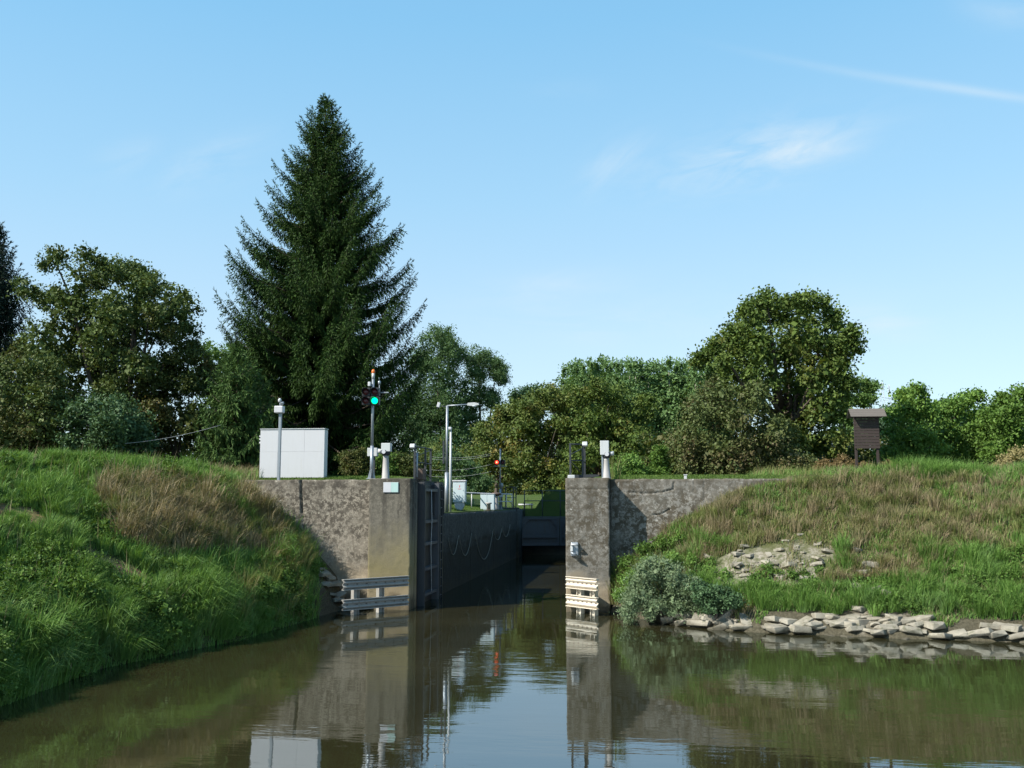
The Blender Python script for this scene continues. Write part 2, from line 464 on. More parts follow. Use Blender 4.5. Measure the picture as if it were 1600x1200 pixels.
M_lwing = concrete('mottled_concrete', (.265, .236, .188), (.036, .031, .025), (.085, .074, .058), mot=(.46, .54), mscale=1.6, zfade=(.7, 2.4), mrough=.6, speck=7.5, streak=.35, palez=1.45, pale=(.29, .24, .17))
M_lpier = concrete('streaked_concrete', (.145, .132, .105), (.030, .028, .024), (.055, .05, .038), mot=(.48, .66), mscale=1.4, zfade=(2.2, 4.3), speck=6.0, streak=.9, palez=.95, pale=(.25, .205, .135), olive=((.165, .14, .062), 1.3, 3.0))
M_rpier = concrete('dark_stained_concrete', (.165, .156, .135), (.040, .036, .028), (.075, .062, .040), mot=(.44, .56), mscale=1.5, zfade=(1.0, 1.7), mrough=.6, speck=5.0, streak=.6, palez=1.05, pale=(.27, .225, .155), lightspots=.6)
M_rwing = concrete('lichen_concrete', (.215, .205, .18), (.035, .031, .025), (.085, .07, .045), mot=(.47, .57), mscale=.9, mrough=.6, speck=4.5, streak=.3, lightspots=.5)
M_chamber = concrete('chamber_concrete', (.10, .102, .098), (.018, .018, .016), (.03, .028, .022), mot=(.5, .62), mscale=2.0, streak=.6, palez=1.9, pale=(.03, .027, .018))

# left wing wall
xa = W(340, 750, Y1)[0]
def wp(x, y): q = W(x, y, Y1); return (q[0], q[2])
V, Fc = wallblock(xa, XPL + .02, Y1, Y1 + .6, -1.2, ZT, cracks=[
    ([wp(470, 748), wp(471, 775), wp(472, 800)], .055, .16), ([wp(472, 800), wp(474, 812), wp(473, 832)], .03, .05),
    ([wp(473, 808), wp(455, 812), wp(445, 822)], .025, .04), ([wp(473, 808), wp(485, 809)], .025, .04)], res=.035, rough=.022, seed=2, topwave=.05, base_ledge=(.75, .16))
o = link('wing_wall', npmesh('wing_wall', V, Fc, M_lwing))
tag(o, 'mottled concrete wing wall with a dark vertical crack, left of the lock entrance', 'wall')
# right wing wall
V, Fc = wallblock(XPR - .02, 7.4, Y1 + .004, Y1 + .6, -1.2, ZT - .005, cracks=[
    ([wp(985, 769), wp(1010, 771), wp(1034, 769), wp(1052, 764)], .035, .05), ([wp(1052, 764), wp(1053, 752)], .03, .05), ([wp(1084, 768), wp(1084, 750)], .02, .03),
    ([wp(1018, 805), wp(1034, 803), wp(1047, 795)], .03, .05), ([wp(1100, 750), wp(1102, 830)], .018, .02), ([wp(985, 769), wp(965, 768)], .02, .02)], res=.035, rough=.025, seed=5, topwave=.05)
o = link('wing_wall', npmesh('wing_wall', V, Fc, M_rwing))
tag(o, 'lichen blotched concrete wing wall running into the grass, right of the lock entrance', 'wall')
# left pier: front block, recess for the gate, rear block
parts = [wallblock(XPL, XL, Y0, Y0 + 1.15, -1.4, ZT + .012, res=.035, rough=.012, seed=9, chip=.03, topwave=.02),
         boxvf(XPL + .05, XL - .09, Y0 + 1.1, YH - 1.4, -1.4, ZT - .004), boxvf(XPL + .03, XL - .003, YH - 1.45, YH, -1.4, ZT + .004)]
# groove strips for stop logs on the entrance side
parts.append(boxvf(XL - .2, XL + .05, Y0 + .28, Y0 + .42, -1.4, ZT - .1))
parts.append(boxvf(XL - .2, XL + .05, Y0 + .72, Y0 + .86, -1.4, ZT - .1))
V, Fc = merge(parts)
tag(link('lock_pier', npmesh('lock_pier', V, Fc, M_lpier)), 'smooth concrete pier with dark streaks and a pale sign, left side of lock entrance', 'pier')
# right pier
parts = [wallblock(XR, XPR, Y0, Y0 + 1.3, -1.4, ZT + .012, res=.035, rough=.02, seed=14, chip=.055, topwave=.03,
                   cracks=[([wp(884, 765), wp(952, 765)], .02, .02), ([wp(884, 906), wp(952, 906)], .02, .015)]), boxvf(XR + .003, XPR - .06, Y0 + 1.25, YH, -1.4, ZT)]
V, Fc = merge(parts)
tag(link('lock_pier', npmesh('lock_pier', V, Fc, M_rpier)), 'dark stained concrete pier with white spots, right side of lock entrance', 'pier')

# chamber walls (local x = world Y; face towards +X after a quarter turn)
def chamber(xface, sgn, label, ya, yb, zt, joints, mat, extra=()):
    V, Fc = wallblock(ya, yb, 0, .8, -1.5, zt, cracks=[([(j, -1.5), (j + .02, 1.2), (j, zt)], .07, .06) for j in joints] + list(extra), res=.09, rough=.02, seed=21 + sgn, topwave=.06)
    V2 = V.copy()
    V2[:, 0] = xface - sgn * V[:, 1]; V2[:, 1] = V[:, 0]
    if sgn < 0: Fc = Fc[:, ::-1]
    return tag(link('chamber_wall', npmesh('chamber_wall', V2, Fc, mat)), label, 'wall')
jt = []
for px in (735, 770.7, 797.3):
    k = (W(px, 787, 10)[0]) / 10; jt.append(XL / k)
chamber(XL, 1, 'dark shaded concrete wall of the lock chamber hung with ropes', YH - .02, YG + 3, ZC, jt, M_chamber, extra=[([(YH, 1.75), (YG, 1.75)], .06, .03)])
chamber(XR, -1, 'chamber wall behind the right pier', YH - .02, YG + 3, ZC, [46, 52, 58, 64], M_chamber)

M_galv = plain('galvanised_steel', (.27, .30, .325), .45, .55, .1, 8, dirtamt=.2)
M_white = plain('white_paint', (.45, .455, .47), .42, 0, .07, 3, dirt=(.38, .37, .35), dirtamt=.25)
M_grey = plain('grey_paint', (.36, .37, .38), .5, 0, .12, 5)
M_palegrey = plain('pale_grey_paint', (.42, .435, .435), .5, 0, .08, 5)
M_cab = plain('cabinet_paint', (.42, .50, .52), .45, 0, .06, 4, dirt=(.35, .36, .33), dirtamt=.2)
M_dark = plain('dark_steel', (.035, .04, .045), .5, .3, .15, 6)
M_black = plain('black_plastic', (.014, .015, .017), .45, 0, .1, 6, dirtamt=.05)
M_gate = plain('gate_steel', (.075, .082, .092), .55, .2, .25, 3, dirt=(.07, .05, .035), dirtamt=.6)
M_rust = plain('rusty_iron', (.10, .07, .055), .8, .2, .3, 9)
M_cast = plain('cast_column_paint', (.30, .29, .275), .6, 0, .15, 7, dirtamt=.4)
M_orange = plain('orange_plastic', (.75, .16, .02), .35, 0, .05)
M_lens_off = plain('dark_red_lens', (.06, .008, .010), .25, 0, .05, dirtamt=.05)
M_glass = plain('lamp_glass', (.55, .60, .62), .12, 0, .05, dirtamt=.05, spec=.7)
M_green_l = emit('green_lamp', (.0, .95, .36), 1.5)
M_red_l = emit('red_lamp', (1.0, .045, .02), 1.6)
M_red_hot = emit('red_lamp_core', (1.0, .30, .16), 2.2)
M_rail_l = plain('weathered_rail_steel', (.30, .29, .265), .6, .1, .3, 5, dirt=(.10, .08, .05), dirtamt=.6)
M_rail_r = plain('cream_rail_steel', (.50, .45, .36), .6, 0, .12, 6, dirt=(.30, .20, .12), dirtamt=.5)

# ------------------------------------------------------------------ vegetation helpers
def unit(n, r=rng):
    v = r.normal(size=(n, 3)); return v / np.linalg.norm(v, axis=1, keepdims=True)

def rhombs(b, d, w):
    """leaf shaped quads from base b along d with half width w"""
    V = np.stack([b, b + d * .45 + w, b + d, b + d * .45 - w], 1).reshape(-1, 3)
    return V, np.arange(len(V), dtype=np.int32).reshape(-1, 4)

def leaves(P, out, size, r, up=.5, aspect=.34, spread=.8, droop=.25):
    n = len(P)
    d = unit(n, r) * spread + out * .8; d[:, 2] -= droop
    d /= np.linalg.norm(d, axis=1, keepdims=True)
    nn = unit(n, r) * .9 + out * .5; nn[:, 2] += up
    w = np.cross(d, nn); w /= np.linalg.norm(w, axis=1, keepdims=True) + 1e-9
    s = size * r.uniform(.6, 1.3, (n, 1))
    return rhombs(P - d * s * .5, d * s, w * s * aspect)

def crown(lobes, size, per, r, csp=.42, cover=1.0, aspect=.34, droop=.25, inner=.78):
    """lobes: [(centre, radius)]; each lobe is covered by leaf sprays of radius csp holding per leaves"""
    Ps = []; Os = []
    csp *= .70; size *= .66
    for c, rad in lobes:
        n = max(6, int(cover * 4 * (rad / csp) ** 2))
        u = unit(n, r)
        k = inner + (1.06 - inner) * r.random((n, 1))
        bump = 1 + .22 * (fbm(u[:, 0] * 2.1 + c[0], u[:, 1] * 2.1 + u[:, 2] * 1.7 + c[2], 3) - .5)[:, None] * 2
        cc = c + u * rad * k * bump * np.array([1, 1, .92])
        pp = np.repeat(cc, per, 0) + r.normal(size=(n * per, 3)) * csp * np.array([.55, .55, .38])
        oo = np.repeat(u, per, 0)
        Ps.append(pp); Os.append(oo)
    P = np.concatenate(Ps); O = np.concatenate(Os)
    O = O + np.array([0, 0, .25])
    A = leaves(P, O, size, r, aspect=aspect, droop=droop)
    # larger leaves deeper inside close the crown
    Pi = []; Oi = []
    for c, rad in lobes:
        n = max(4, int(max(.9, cover) * 8.0 * (rad / csp) ** 2))
        u = unit(n, r); Pi.append(c + u * rad * (.25 + .5 * r.random((n, 1)))); Oi.append(u)
    B = leaves(np.concatenate(Pi), np.concatenate(Oi), size * 2.1, r, aspect=.42, droop=droop)
    return merge([A, B])

def px_lobes(circ, Y, depth, r, sub=3, dens=1.0):
    """lobes at real size from outline circles (photo pixels) at distance Y; sub copies spread through the depth of the crown"""
    out = []
    for x, y, q in circ:
        c = W(x, y, Y); R0 = q * Y / F * 1.0
        for k in range(sub):
            f = (k / (sub - 1) - .5) * 2 if sub > 1 else 0
            cc = c + np.array([r.normal() * R0 * .15, f * depth + r.normal() * R0 * .2, r.normal() * R0 * .1])
            rr = R0 * (1 - .28 * abs(f)) * r.uniform(.9, 1.05)
            # break each lobe into a core and knobs
            out.append((cc, rr * .88))
            for j in range(5):
                u = unit(1, r)[0]
                out.append((cc + u * rr * .74, rr * r.uniform(.22, .40)))
    return out

def limbs(mb, base, lobes, r, rad, fork, nb=9, lean=0.0):
    qm = sorted(q for c, q in lobes)[len(lobes) * 2 // 3]
    cs = [c for c, q in lobes if q >= qm]
    base = np.asarray(base, float)
    fork = max(.3, fork)
    top = np.array([base[0] + lean, base[1], fork])
    mb.tube([base - [0, 0, .3], base + [0, 0, .25], base * .5 + top * .5 + [rad * .3, 0, 0], top], [rad * 1.5, rad * 1.05, rad * .85, rad * .7], 9)
    for k in range(nb):
        c = cs[r.integers(len(cs))]
        if c[2] < fork + .3: continue
        s0 = top - [0, 0, r.uniform(0, .3) * (fork - base[2])]
        m = s0 * .5 + c * .5 + [0, 0, -.12 * np.linalg.norm(c - s0)]
        m2 = s0 * .2 + c * .8 + r.normal(size=3) * .25
        mb.tube([s0, m, m2, c], [rad * .5, rad * .32, rad * .2, rad * .07], 6)

M_bark = barkmat('bark', (.045, .036, .027), (.12, .10, .08))
M_bark_pale = barkmat('pale_bark', (.12, .11, .09), (.26, .24, .20))

def tree(name, label, cat, base, lobes, mat, size, per, seed, trunk=(.25, 2.0), csp=.42, cover=1.0, nb=9, bark=None, group=None, aspect=.34, crownname='crown', droop=.25):
    r = np.random.default_rng(seed)
    base = np.array(base, float)
    T = thing(name, label, cat, base, group=group)
    V, Fq = crown(lobes, size, per, r, csp, cover, aspect, droop)
    link(crownname, npmesh(crownname, V - base, Fq, mat), T)
    mb = MB(); limbs(mb, np.zeros(3), [(c - base, q) for c, q in lobes], r, trunk[0], trunk[1] - base[2], nb)
    mb.build('trunk' if crownname == 'crown' else 'stem', bark or M_bark, T)
    return T

def pxtree(name, label, cat, Y, bx, circ, depth, mat, seed, size=.2, per=13, zb=None, sub=3, **kw):
    r = np.random.default_rng(seed + 500)
    b = W(bx, 760, Y)
    if zb is None: zb = float(height(b[0], Y))
    b = np.array([b[0], Y, zb])
    return tree(name, label, cat, b, px_lobes(circ, Y, depth, r, sub), mat, size, per, seed, **kw)

def spruce(name, label, px, ytop, Y, prof, seed, zb, mat, mat2=None, group=None, dens=1.0, tip=None):
    """prof: [(pixels below the tip, half width in pixels)] read off the outline"""
    r = np.random.default_rng(seed)
    top = W(px, ytop, Y); k = Y / F
    base = np.array([top[0], Y, zb]); H = top[2] - zb
    ph = np.array([p[0] for p in prof]) * k; pw = np.array([p[1] for p in prof]) * k * .97
    T = thing(name, label, 'spruce tree', base, group=group)
    mb = MB(); mb.tube([(0, 0, -.3), (0, 0, .3), (.04, 0, H * .5), (0, 0, H * .97)], [H * .021, H * .016, H * .009, .015], 9)
    B = []; D = []; Wd = []
    nb = int(H / .335 * 5.0 * dens); ang = 0
    for i in range(nb):
        h = H - (i + .5) / nb * (H - .4)
        h += r.normal() * .10                              # loose whorls
        dt = max(.05, H - h)
        L = np.interp(dt, ph, pw) * (r.uniform(.86, 1.08) if r.random() < .65 else r.uniform(.5, .86))
        ang += 2.39996 + r.normal() * .3
        u = min(1, dt / H)
        rad = np.array([math.cos(ang), math.sin(ang), 0]); tan = np.array([-rad[1], rad[0], 0])
        a = .42 - 1.05 * u + r.normal() * .06; c3 = .16 + .62 * u
        def P(s): return rad * L * s + np.array([0, 0, h + L * (a * s + c3 * s ** 3)])
        if L > .8 and dt > 1.0:
            mb.tube([P(0), P(.4), P(.75), P(1)], [.02 + .008 * L, .015 + .005 * L, .02, .006], 4, caps=False)
        ns = max(5, int(L / .11))
        for s in np.linspace(.06, 1, ns):
            p = P(s)
            tl = min(.80, .30 * L * (1.02 - s) + .30)
            for sg in (-1, 1):
                tl2 = tl * r.uniform(.55, 1.15)
                td = rad * r.uniform(.4, .9) + tan * sg * r.uniform(.5, 1.0) + np.array([0, 0, -.22 + .6 * max(0, s - .7)])
                td /= np.linalg.norm(td)
                nk = max(2, int(tl2 / .060))
                q = np.linspace(.0, 1, nk)[:, None]
                pp = p + td * tl2 * q + np.array([0, 0, -.22 * tl2]) * q ** 2 + r.normal(size=(nk, 3)) * .025
                # hanging sprays
                hang = 1 - .60 * max(0, s - .62) / .38
                d1 = td * .55 + unit(nk, r) * .42 + np.array([0, 0, -1.0 + .9 * max(0, s - .5)])
                d1 = d1 / np.linalg.norm(d1, axis=1, keepdims=True) * (r.uniform(.16, .58, (nk, 1)) * (.22 + .85 * u) * hang + .06)
                B.append(pp); D.append(d1); Wd.append(np.full(nk, .030))
                # sprays along the twig
                d2 = td + unit(nk, r) * .5
                d2 = d2 / np.linalg.norm(d2, axis=1, keepdims=True) * r.uniform(.12, .24, (nk, 1))
                B.append(pp); D.append(d2); Wd.append(np.full(nk, .027))
        # upturned tip
        nk = 16
        f = r.random((nk, 1))
        tipd = P(1) - P(.9); tipd /= np.linalg.norm(tipd)
        d = tipd * .8 + unit(nk, r) * .55 + np.array([0, 0, .30])
        d = d / np.linalg.norm(d, axis=1, keepdims=True) * r.uniform(.12, .26, (nk, 1))
        B.append(P(1) + tipd * f * (.25 + .25 * u)); D.append(d); Wd.append(np.full(nk, .018))
    # leader
    nk = 60
    z = r.uniform(0, 1.6, nk); d = unit(nk, r) * np.array([1, 1, .3]) + np.array([0, 0, .6]); d = d / np.linalg.norm(d, axis=1, keepdims=True) * (.10 + .16 * z[:, None])
    B.append(np.stack([z * 0, z * 0, H - z], 1)); D.append(d); Wd.append(np.full(nk, .025))
    B = np.concatenate(B); D = np.concatenate(D); Wd = np.concatenate(Wd)
    w = np.cross(D, unit(len(D), r)); w = w / (np.linalg.norm(w, axis=1, keepdims=True) + 1e-9) * Wd[:, None]
    V, Fq = rhombs(B, D, w)
    link('crown', npmesh('crown', V, Fq, mat), T)
    mb.build('trunk', M_bark, T)
    return T

# ------------------------------------------------------------------ foliage colours
L_spruce = leafmat('spruce_needles', [(.012, .026, .007), (.026, .052, .012), (.045, .082, .018)], trans=.10, spec=.06, gain=1.2)
L_spruce2 = leafmat('pale_spruce_needles', [(.022, .042, .013), (.045, .080, .022), (.062, .105, .030)], trans=.12, spec=.06)
L_spruce3 = leafmat('dark_spruce_needles', [(.008, .014, .012), (.016, .028, .02), (.026, .042, .026)], trans=.08, spec=.06)
L_walnut = leafmat('walnut_leaves', gain=1.75, cols=[(.026, .043, .012), (.048, .070, .020), (.066, .086, .026)], patch=(.055, .046, .020), pth=(.54, .75), trans=.22)
L_brownbush = leafmat('brownish_leaves', gain=1.75, cols=[(.028, .044, .013), (.050, .072, .021), (.074, .094, .030)], patch=(.058, .048, .022), pth=(.5, .7), trans=.2)
L_bluebush = leafmat('bluish_leaves', gain=1.75, cols=[(.022, .042, .018), (.038, .070, .030), (.060, .100, .045)], trans=.22)
L_darkbush = leafmat('dark_leaves', gain=1.75, cols=[(.018, .028, .008), (.034, .046, .013), (.06, .068, .018)], patch=(.07, .055, .02), trans=.22)
L_pale = leafmat('pale_green_leaves', [(.055, .098, .026), (.08, .135, .038), (.105, .17, .05)], trans=.3)
L_poplar = leafmat('poplar_leaves', [(.030, .058, .022), (.052, .092, .034), (.085, .135, .055)], trans=.28)
L_farpop = leafmat('far_poplar_leaves', [(.045, .082, .030), (.066, .110, .040), (.090, .140, .052)], trans=.28, gain=1.9)  # greens lightened: the far row's haze is put into the leaf colour
L_farround = leafmat('far_tree_leaves', [(.030, .058, .030), (.045, .082, .040), (.060, .100, .050)], trans=.25)
L_chest = leafmat('chestnut_leaves', [(.036, .056, .014), (.062, .088, .022), (.090, .115, .032)], gain=1.6, patch=(.115, .088, .022), pth=(.50, .68), trans=.25)
L_maple = leafmat('maple_leaves', [(.030, .052, .012), (.058, .088, .020), (.088, .120, .030)], gain=1.6, patch=(.095, .085, .022), pth=(.52, .72), trans=.26)
L_brown = leafmat('autumn_shrub_leaves', [(.036, .052, .016), (.060, .080, .026), (.085, .10, .035)], patch=(.075, .06, .03), pth=(.45, .6), trans=.22)
L_green = leafmat('bright_green_leaves', [(.038, .075, .014), (.066, .120, .024), (.10, .165, .036)], trans=.3)
L_hedge = leafmat('hedge_leaves', [(.036, .072, .016), (.064, .112, .024), (.098, .155, .036)], trans=.32, gain=2.1)
L_silver = leafmat('silver_willow_leaves', [(.060, .092, .044), (.095, .130, .068), (.14, .175, .10)], trans=.22)
L_bank = leafmat('bank_shrub_leaves', [(.030, .062, .012), (.055, .100, .018), (.085, .140, .026)], trans=.28)
L_weed = leafmat('rusty_weed_leaves', [(.075, .062, .025), (.12, .085, .038), (.16, .10, .05)], patch=(.07, .09, .03), trans=.25)
L_dry = leafmat('dry_bush_leaves', [(.12, .11, .045), (.17, .145, .065), (.21, .175, .09)], patch=(.07, .10, .03), trans=.25)

# ------------------------------------------------------------------ trees, left
spruce('spruce_tree', 'tall dark spruce with drooping boughs behind the white cabinet', 509, 154, 60.0,
       [(0, 3), (25, 16), (60, 34), (110, 58), (180, 88), (250, 116), (330, 144), (400, 166), (450, 173), (520, 188), (600, 192)], 3, PL, L_spruce)
spruce('spruce_tree', 'dark spruce cut off by the left edge of the view', -6, 352, 49.0,
       [(0, 3), (60, 28), (100, 44), (150, 60), (250, 72), (360, 84)], 5, 4.6, L_spruce3)
spruce('spruce_tree', 'low pale green young spruce left of the white cabinet', 372, 545, 46.0,
       [(0, 3), (40, 26), (80, 46), (140, 62), (200, 66)], 8, PL, L_spruce2)
pxtree('walnut_tree', 'broad round walnut tree with browning leaves between the two dark spruces', 'tree', 47.5, 195,
       [(128, 424, 34), (182, 418, 32), (215, 440, 36), (258, 468, 34), (84, 466, 32), (150, 490, 55), (215, 505, 55), (268, 500, 28), (105, 535, 48), (175, 560, 56), (238, 575, 46), (70, 555, 30), (120, 590, 40), (200, 620, 50)],
       2.2, L_walnut, 11, size=.22, per=13, csp=.46, cover=1.25, trunk=(.32, 7.0), nb=22)
pxtree('deciduous_shrub', 'olive brown leafy shrub at the far left edge in front of the walnut', 'shrub', 43.0, 40,
       [(20, 575, 40), (62, 580, 40), (40, 630, 55), (90, 625, 42), (98, 665, 48), (5, 680, 45), (50, 685, 45)], 1.4, L_brownbush, 12, size=.19, per=14, trunk=(.1, 5.3), crownname='foliage')
pxtree('deciduous_shrub', 'bluish green leafy shrub below the walnut crown, right of the olive brown shrub', 'shrub', 42.5, 170,
       [(140, 650, 36), (180, 645, 36), (205, 665, 38), (135, 690, 32), (170, 690, 38), (210, 695, 32)], 1.2, L_bluebush, 13, size=.2, per=14, trunk=(.1, 5.3), crownname='foliage')
pxtree('deciduous_tree', 'dark low tree with yellowing leaf tips between walnut and young spruce', 'tree', 48.0, 275,
       [(262, 600, 42), (297, 562, 32), (275, 660, 48), (322, 600, 30), (315, 665, 45), (240, 700, 30), (285, 535, 20), (225, 660, 42)], 1.6, L_darkbush, 14, size=.2, per=14, trunk=(.16, 5.6))
pxtree('pale_tree', 'pale yellow green tree showing between the low tree and the tall spruce', 'tree', 75.0, 370,
       [(345, 556, 30), (385, 565, 34), (330, 595, 32), (420, 600, 40), (372, 615, 45), (340, 660, 40), (395, 680, 45)], 2.0, L_pale, 15, size=.28, per=12, csp=.6, trunk=(.22, 6.0))
for i, (x, y, q, lb) in enumerate(((560, 716, 24, 'low green bush nearest the white cabinet under the tall spruce'), (598, 722, 24, 'low green bush behind the signal mast under the tall spruce'), (637, 724, 24, 'low green bush behind the pale pedestal under the tall spruce'))):
    pxtree('garden_bush', lb, 'bush', 47.0 + .4 * i, x, [(x - 10, y, q * .7), (x + 10, y - 3, q * .75), (x, y + 10, q * .9), (x + 14, y + 14, q * .7), (x - 14, y + 14, q * .7)], .5, L_darkbush if i != 1 else L_green, 30 + i, size=.14, per=14, csp=.3, trunk=(.05, 5.0), nb=5, crownname='foliage', group='low bushes under the spruce')

# ------------------------------------------------------------------ trees, middle distance
pxtree('poplar_tree', 'tall poplar rising directly right of the big spruce', 'tree', 185.0, 690,
       [(682, 530, 26), (705, 548, 26), (660, 560, 32), (692, 590, 42), (650, 620, 40), (705, 640, 42), (660, 690, 48), (700, 715, 36), (635, 655, 40), (680, 650, 40), (715, 690, 34)], 5.0, L_poplar, 40, size=.48, per=20, csp=1.4, trunk=(.6, 15.0), cover=1.25)
pxtree('poplar_tree', 'loose topped poplar with a leaning right branch, left of the sky gap', 'tree', 195.0, 752,
       [(732, 556, 20), (748, 578, 26), (765, 560, 14), (780, 572, 13), (782, 590, 13), (738, 620, 32), (768, 622, 24), (735, 672, 38), (768, 670, 26), (750, 710, 36)], 5.0, L_poplar, 41, size=.48, per=20, csp=1.4, trunk=(.6, 15.0), cover=1.2)
pxtree('deciduous_bush', 'leafy green thicket bush behind the two thin lamp poles', 'bush', 116.0, 720,
       [(705, 715, 24), (728, 735, 24), (700, 755, 22), (740, 762, 22), (716, 770, 18), (755, 755, 18)], 2.0, L_poplar, 42, size=.34, per=13, csp=.7, trunk=(.12, 5.0), crownname='foliage')
pxtree('deciduous_tree', 'small round far tree left of the poplar row', 'tree', 290.0, 828,
       [(815, 618, 17), (832, 616, 13), (852, 622, 12), (808, 634, 14), (840, 636, 18), (824, 645, 20)], 4.2, L_farround, 43, size=1.0, per=12, csp=2.0, trunk=(.7, 16.0))
pxtree('chestnut_tree', 'yellowing chestnut tree left of the red signal', 'tree', 134.0, 775,
       [(758, 680, 24), (785, 652, 24), (800, 690, 30), (772, 706, 26), (815, 640, 22), (760, 722, 18), (800, 730, 26), (790, 615 + 30, 14)], 3.6, L_chest, 44, size=.48, per=13, csp=.95, trunk=(.3, 7.0))
pxtree('chestnut_tree', 'olive chestnut tree directly behind the red signal', 'tree', 130.0, 838,
       [(832, 640, 24), (855, 622, 24), (880, 625, 24), (850, 680, 36), (885, 670, 34), (830, 720, 32), (865, 740, 34), (840, 765, 24), (880, 760, 22), (826, 668, 24)], 3.6, L_chest, 45, size=.48, per=13, csp=.95, trunk=(.35, 7.0))
pxtree('chestnut_tree', 'dark green tree behind the railing frame on the right pier', 'tree', 126.0, 935,
       [(905, 622, 22), (935, 612, 22), (965, 622, 26), (920, 660, 36), (965, 665, 34), (1000, 640, 28), (915, 710, 34), (955, 715, 36), (1000, 690, 34), (1010, 720, 30), (895, 745, 24), (985, 745, 26)], 3.6, L_maple, 46, size=.48, per=13, csp=.95, trunk=(.35, 7.5))
# the far poplar row: one tree, copied
r = np.random.default_rng(60)
Hp = 21.0
lob = []
for k in range(16):
    z = 3.0 + k * 1.12; q = 1.75 * (1 - max(0, (z - 13.5) / 8.2) ** 1.5)
    lob.append((np.array([r.normal() * .35, r.normal() * .35, z]), max(.55, q)))
lob.append((np.array([0, 0, 20.6]), .5))
Vp, Fp = crown(lob, .55, 10, r, csp=.8, cover=.8)
pop_me = npmesh('crown', Vp, Fp, L_farpop)
mb = MB(); mb.tube([(0, 0, -.3), (0, 0, 3), (.1, 0, 12), (0, 0, 19)], [.32, .26, .16, .05], 7); trunk_me = mb.mesh('trunk', M_bark_pale)
k = 0
for row in range(2):
    for i in range(25):
        x = 884 + i * 10.2 + row * 5 + r.normal() * 1.5; Y = 225 + row * 14 + r.normal() * 2
        b = W(x, 760, Y); zt = W(x, 566 + (6 if i == 0 else 0) + r.normal() * 3, Y)[2]
        zb = float(height(b[0], Y)); sc = (zt - zb) / Hp
        T = thing('poplar_tree', 'slim poplar in the even far row above the chestnut crowns', 'tree', (b[0], Y, zb), rz=r.uniform(0, 6.28), group='poplars of the far row')
        T.scale = (sc * r.uniform(.9, 1.15),) * 2 + (sc,)
        link('crown', pop_me, T); link('trunk', trunk_me, T)

# ------------------------------------------------------------------ trees, right
pxtree('maple_tree', 'large round topped maple standing behind the right wing wall', 'tree', 50.0, 1228,
       [(1190, 478, 25), (1222, 482, 26), (1258, 488, 28), (1288, 505, 22), (1162, 512, 28), (1132, 532, 26), (1106, 552, 16), (1182, 545, 42), (1235, 535, 42), (1290, 545, 34), (1312, 532, 20), (1318, 552, 18), (1302, 582, 30), (1250, 596, 42), (1178, 590, 42), (1126, 574, 22), (1262, 648, 42), (1296, 640, 28), (1290, 690, 30), (1240, 690, 40), (1310, 610, 20)],
       2.4, L_maple, 50, size=.25, per=13, csp=.5, cover=1.0, trunk=(.34, 8.0), nb=26)
pxtree('autumn_shrub', 'brownish green spreading shrub in front of the maple, above the right wing wall', 'shrub', 45.5, 1150,
       [(1092, 642, 32), (1122, 612, 28), (1150, 650, 40), (1180, 625, 30), (1070, 690, 32), (1110, 700, 40), (1170, 700, 40), (1212, 680, 38), (1232, 720, 32), (1140, 725, 26), (1255, 730, 24), (1075, 725, 20)], 1.6, L_brown, 51, size=.19, per=14, csp=.42, trunk=(.12, 5.6), crownname='foliage', droop=.5)
pxtree('garden_bush', 'small pale green bush right of the pier pedestal', 'bush', 44.0, 985, [(985, 722, 18), (968, 736, 14), (1000, 738, 15), (984, 742, 14)], .5, L_hedge, 52, size=.13, per=14, csp=.28, trunk=(.04, 5.0), nb=5, crownname='foliage')
pxtree('garden_bush', 'small bright green bush beside the brownish shrub', 'bush', 44.5, 1028, [(1028, 720, 15), (1031, 705, 10), (1020, 738, 12), (1036, 738, 12)], .4, L_green, 53, size=.13, per=14, csp=.28, trunk=(.04, 5.0), nb=5, crownname='foliage')
pxtree('ash_tree', 'thin pale far tree between the maple and the information board', 'tree', 105.0, 1335, [(1322, 598, 14), (1345, 602, 12), (1360, 606, 9), (1340, 622, 10), (1318, 626, 14), (1355, 626, 8), (1318, 655, 20), (1345, 665, 22), (1330, 690, 26)], 1.6, L_pale, 54, size=.36, per=9, csp=.7, cover=.7, trunk=(.2, 8.0))
hed = [('hedge_tree', 'bright green hedgerow tree right beside the information board', 1412, 54.0, [(1405, 645, 18), (1428, 628, 16), (1443, 648, 22), (1410, 680, 30), (1440, 700, 30), (1397, 715, 22), (1425, 720, 24), (1420, 612, 8)], L_hedge),
       ('hedge_tree', 'middle tree of the green hedgerow with a pointed top', 1490, 56.0, [(1486, 640, 20), (1510, 628, 14), (1480, 680, 32), (1520, 685, 32), (1468, 642, 14), (1500, 715, 30), (1465, 710, 24), (1538, 650, 20)], L_hedge),
       ('hedge_tree', 'last tree of the green hedgerow at the right edge', 1590, 52.0, [(1560, 645, 20), (1585, 622, 18), (1610, 630, 30), (1575, 680, 36), (1550, 700, 25), (1620, 690, 40), (1545, 660, 18)], L_green)]
for i, (n, lb, bx, Y, circ, m) in enumerate(hed):
    pxtree(n, lb, 'tree', Y, bx, circ, 1.6, m, 60 + i, size=.24, per=13, csp=.48, cover=.85, trunk=(.14, 6.2), group='hedgerow trees')
for i, (x0, lb) in enumerate(((1385, 'dark far tree just right of the information board'), (1455, 'dark far tree behind the hedgerow gap'), (1535, 'dark far tree at the right end of the hedgerow'), )):
    pxtree('far_tree', lb, 'tree', 88.0, x0, [(x0, 655, 26), (x0 + 24, 650, 24), (x0 - 22, 668, 26), (x0 + 6, 690, 36), (x0 + 36, 690, 34)], 2.0, L_farround, 64 + i, size=.34, per=11, csp=.75, trunk=(.2, 6.5), group='far trees behind the hedgerow')
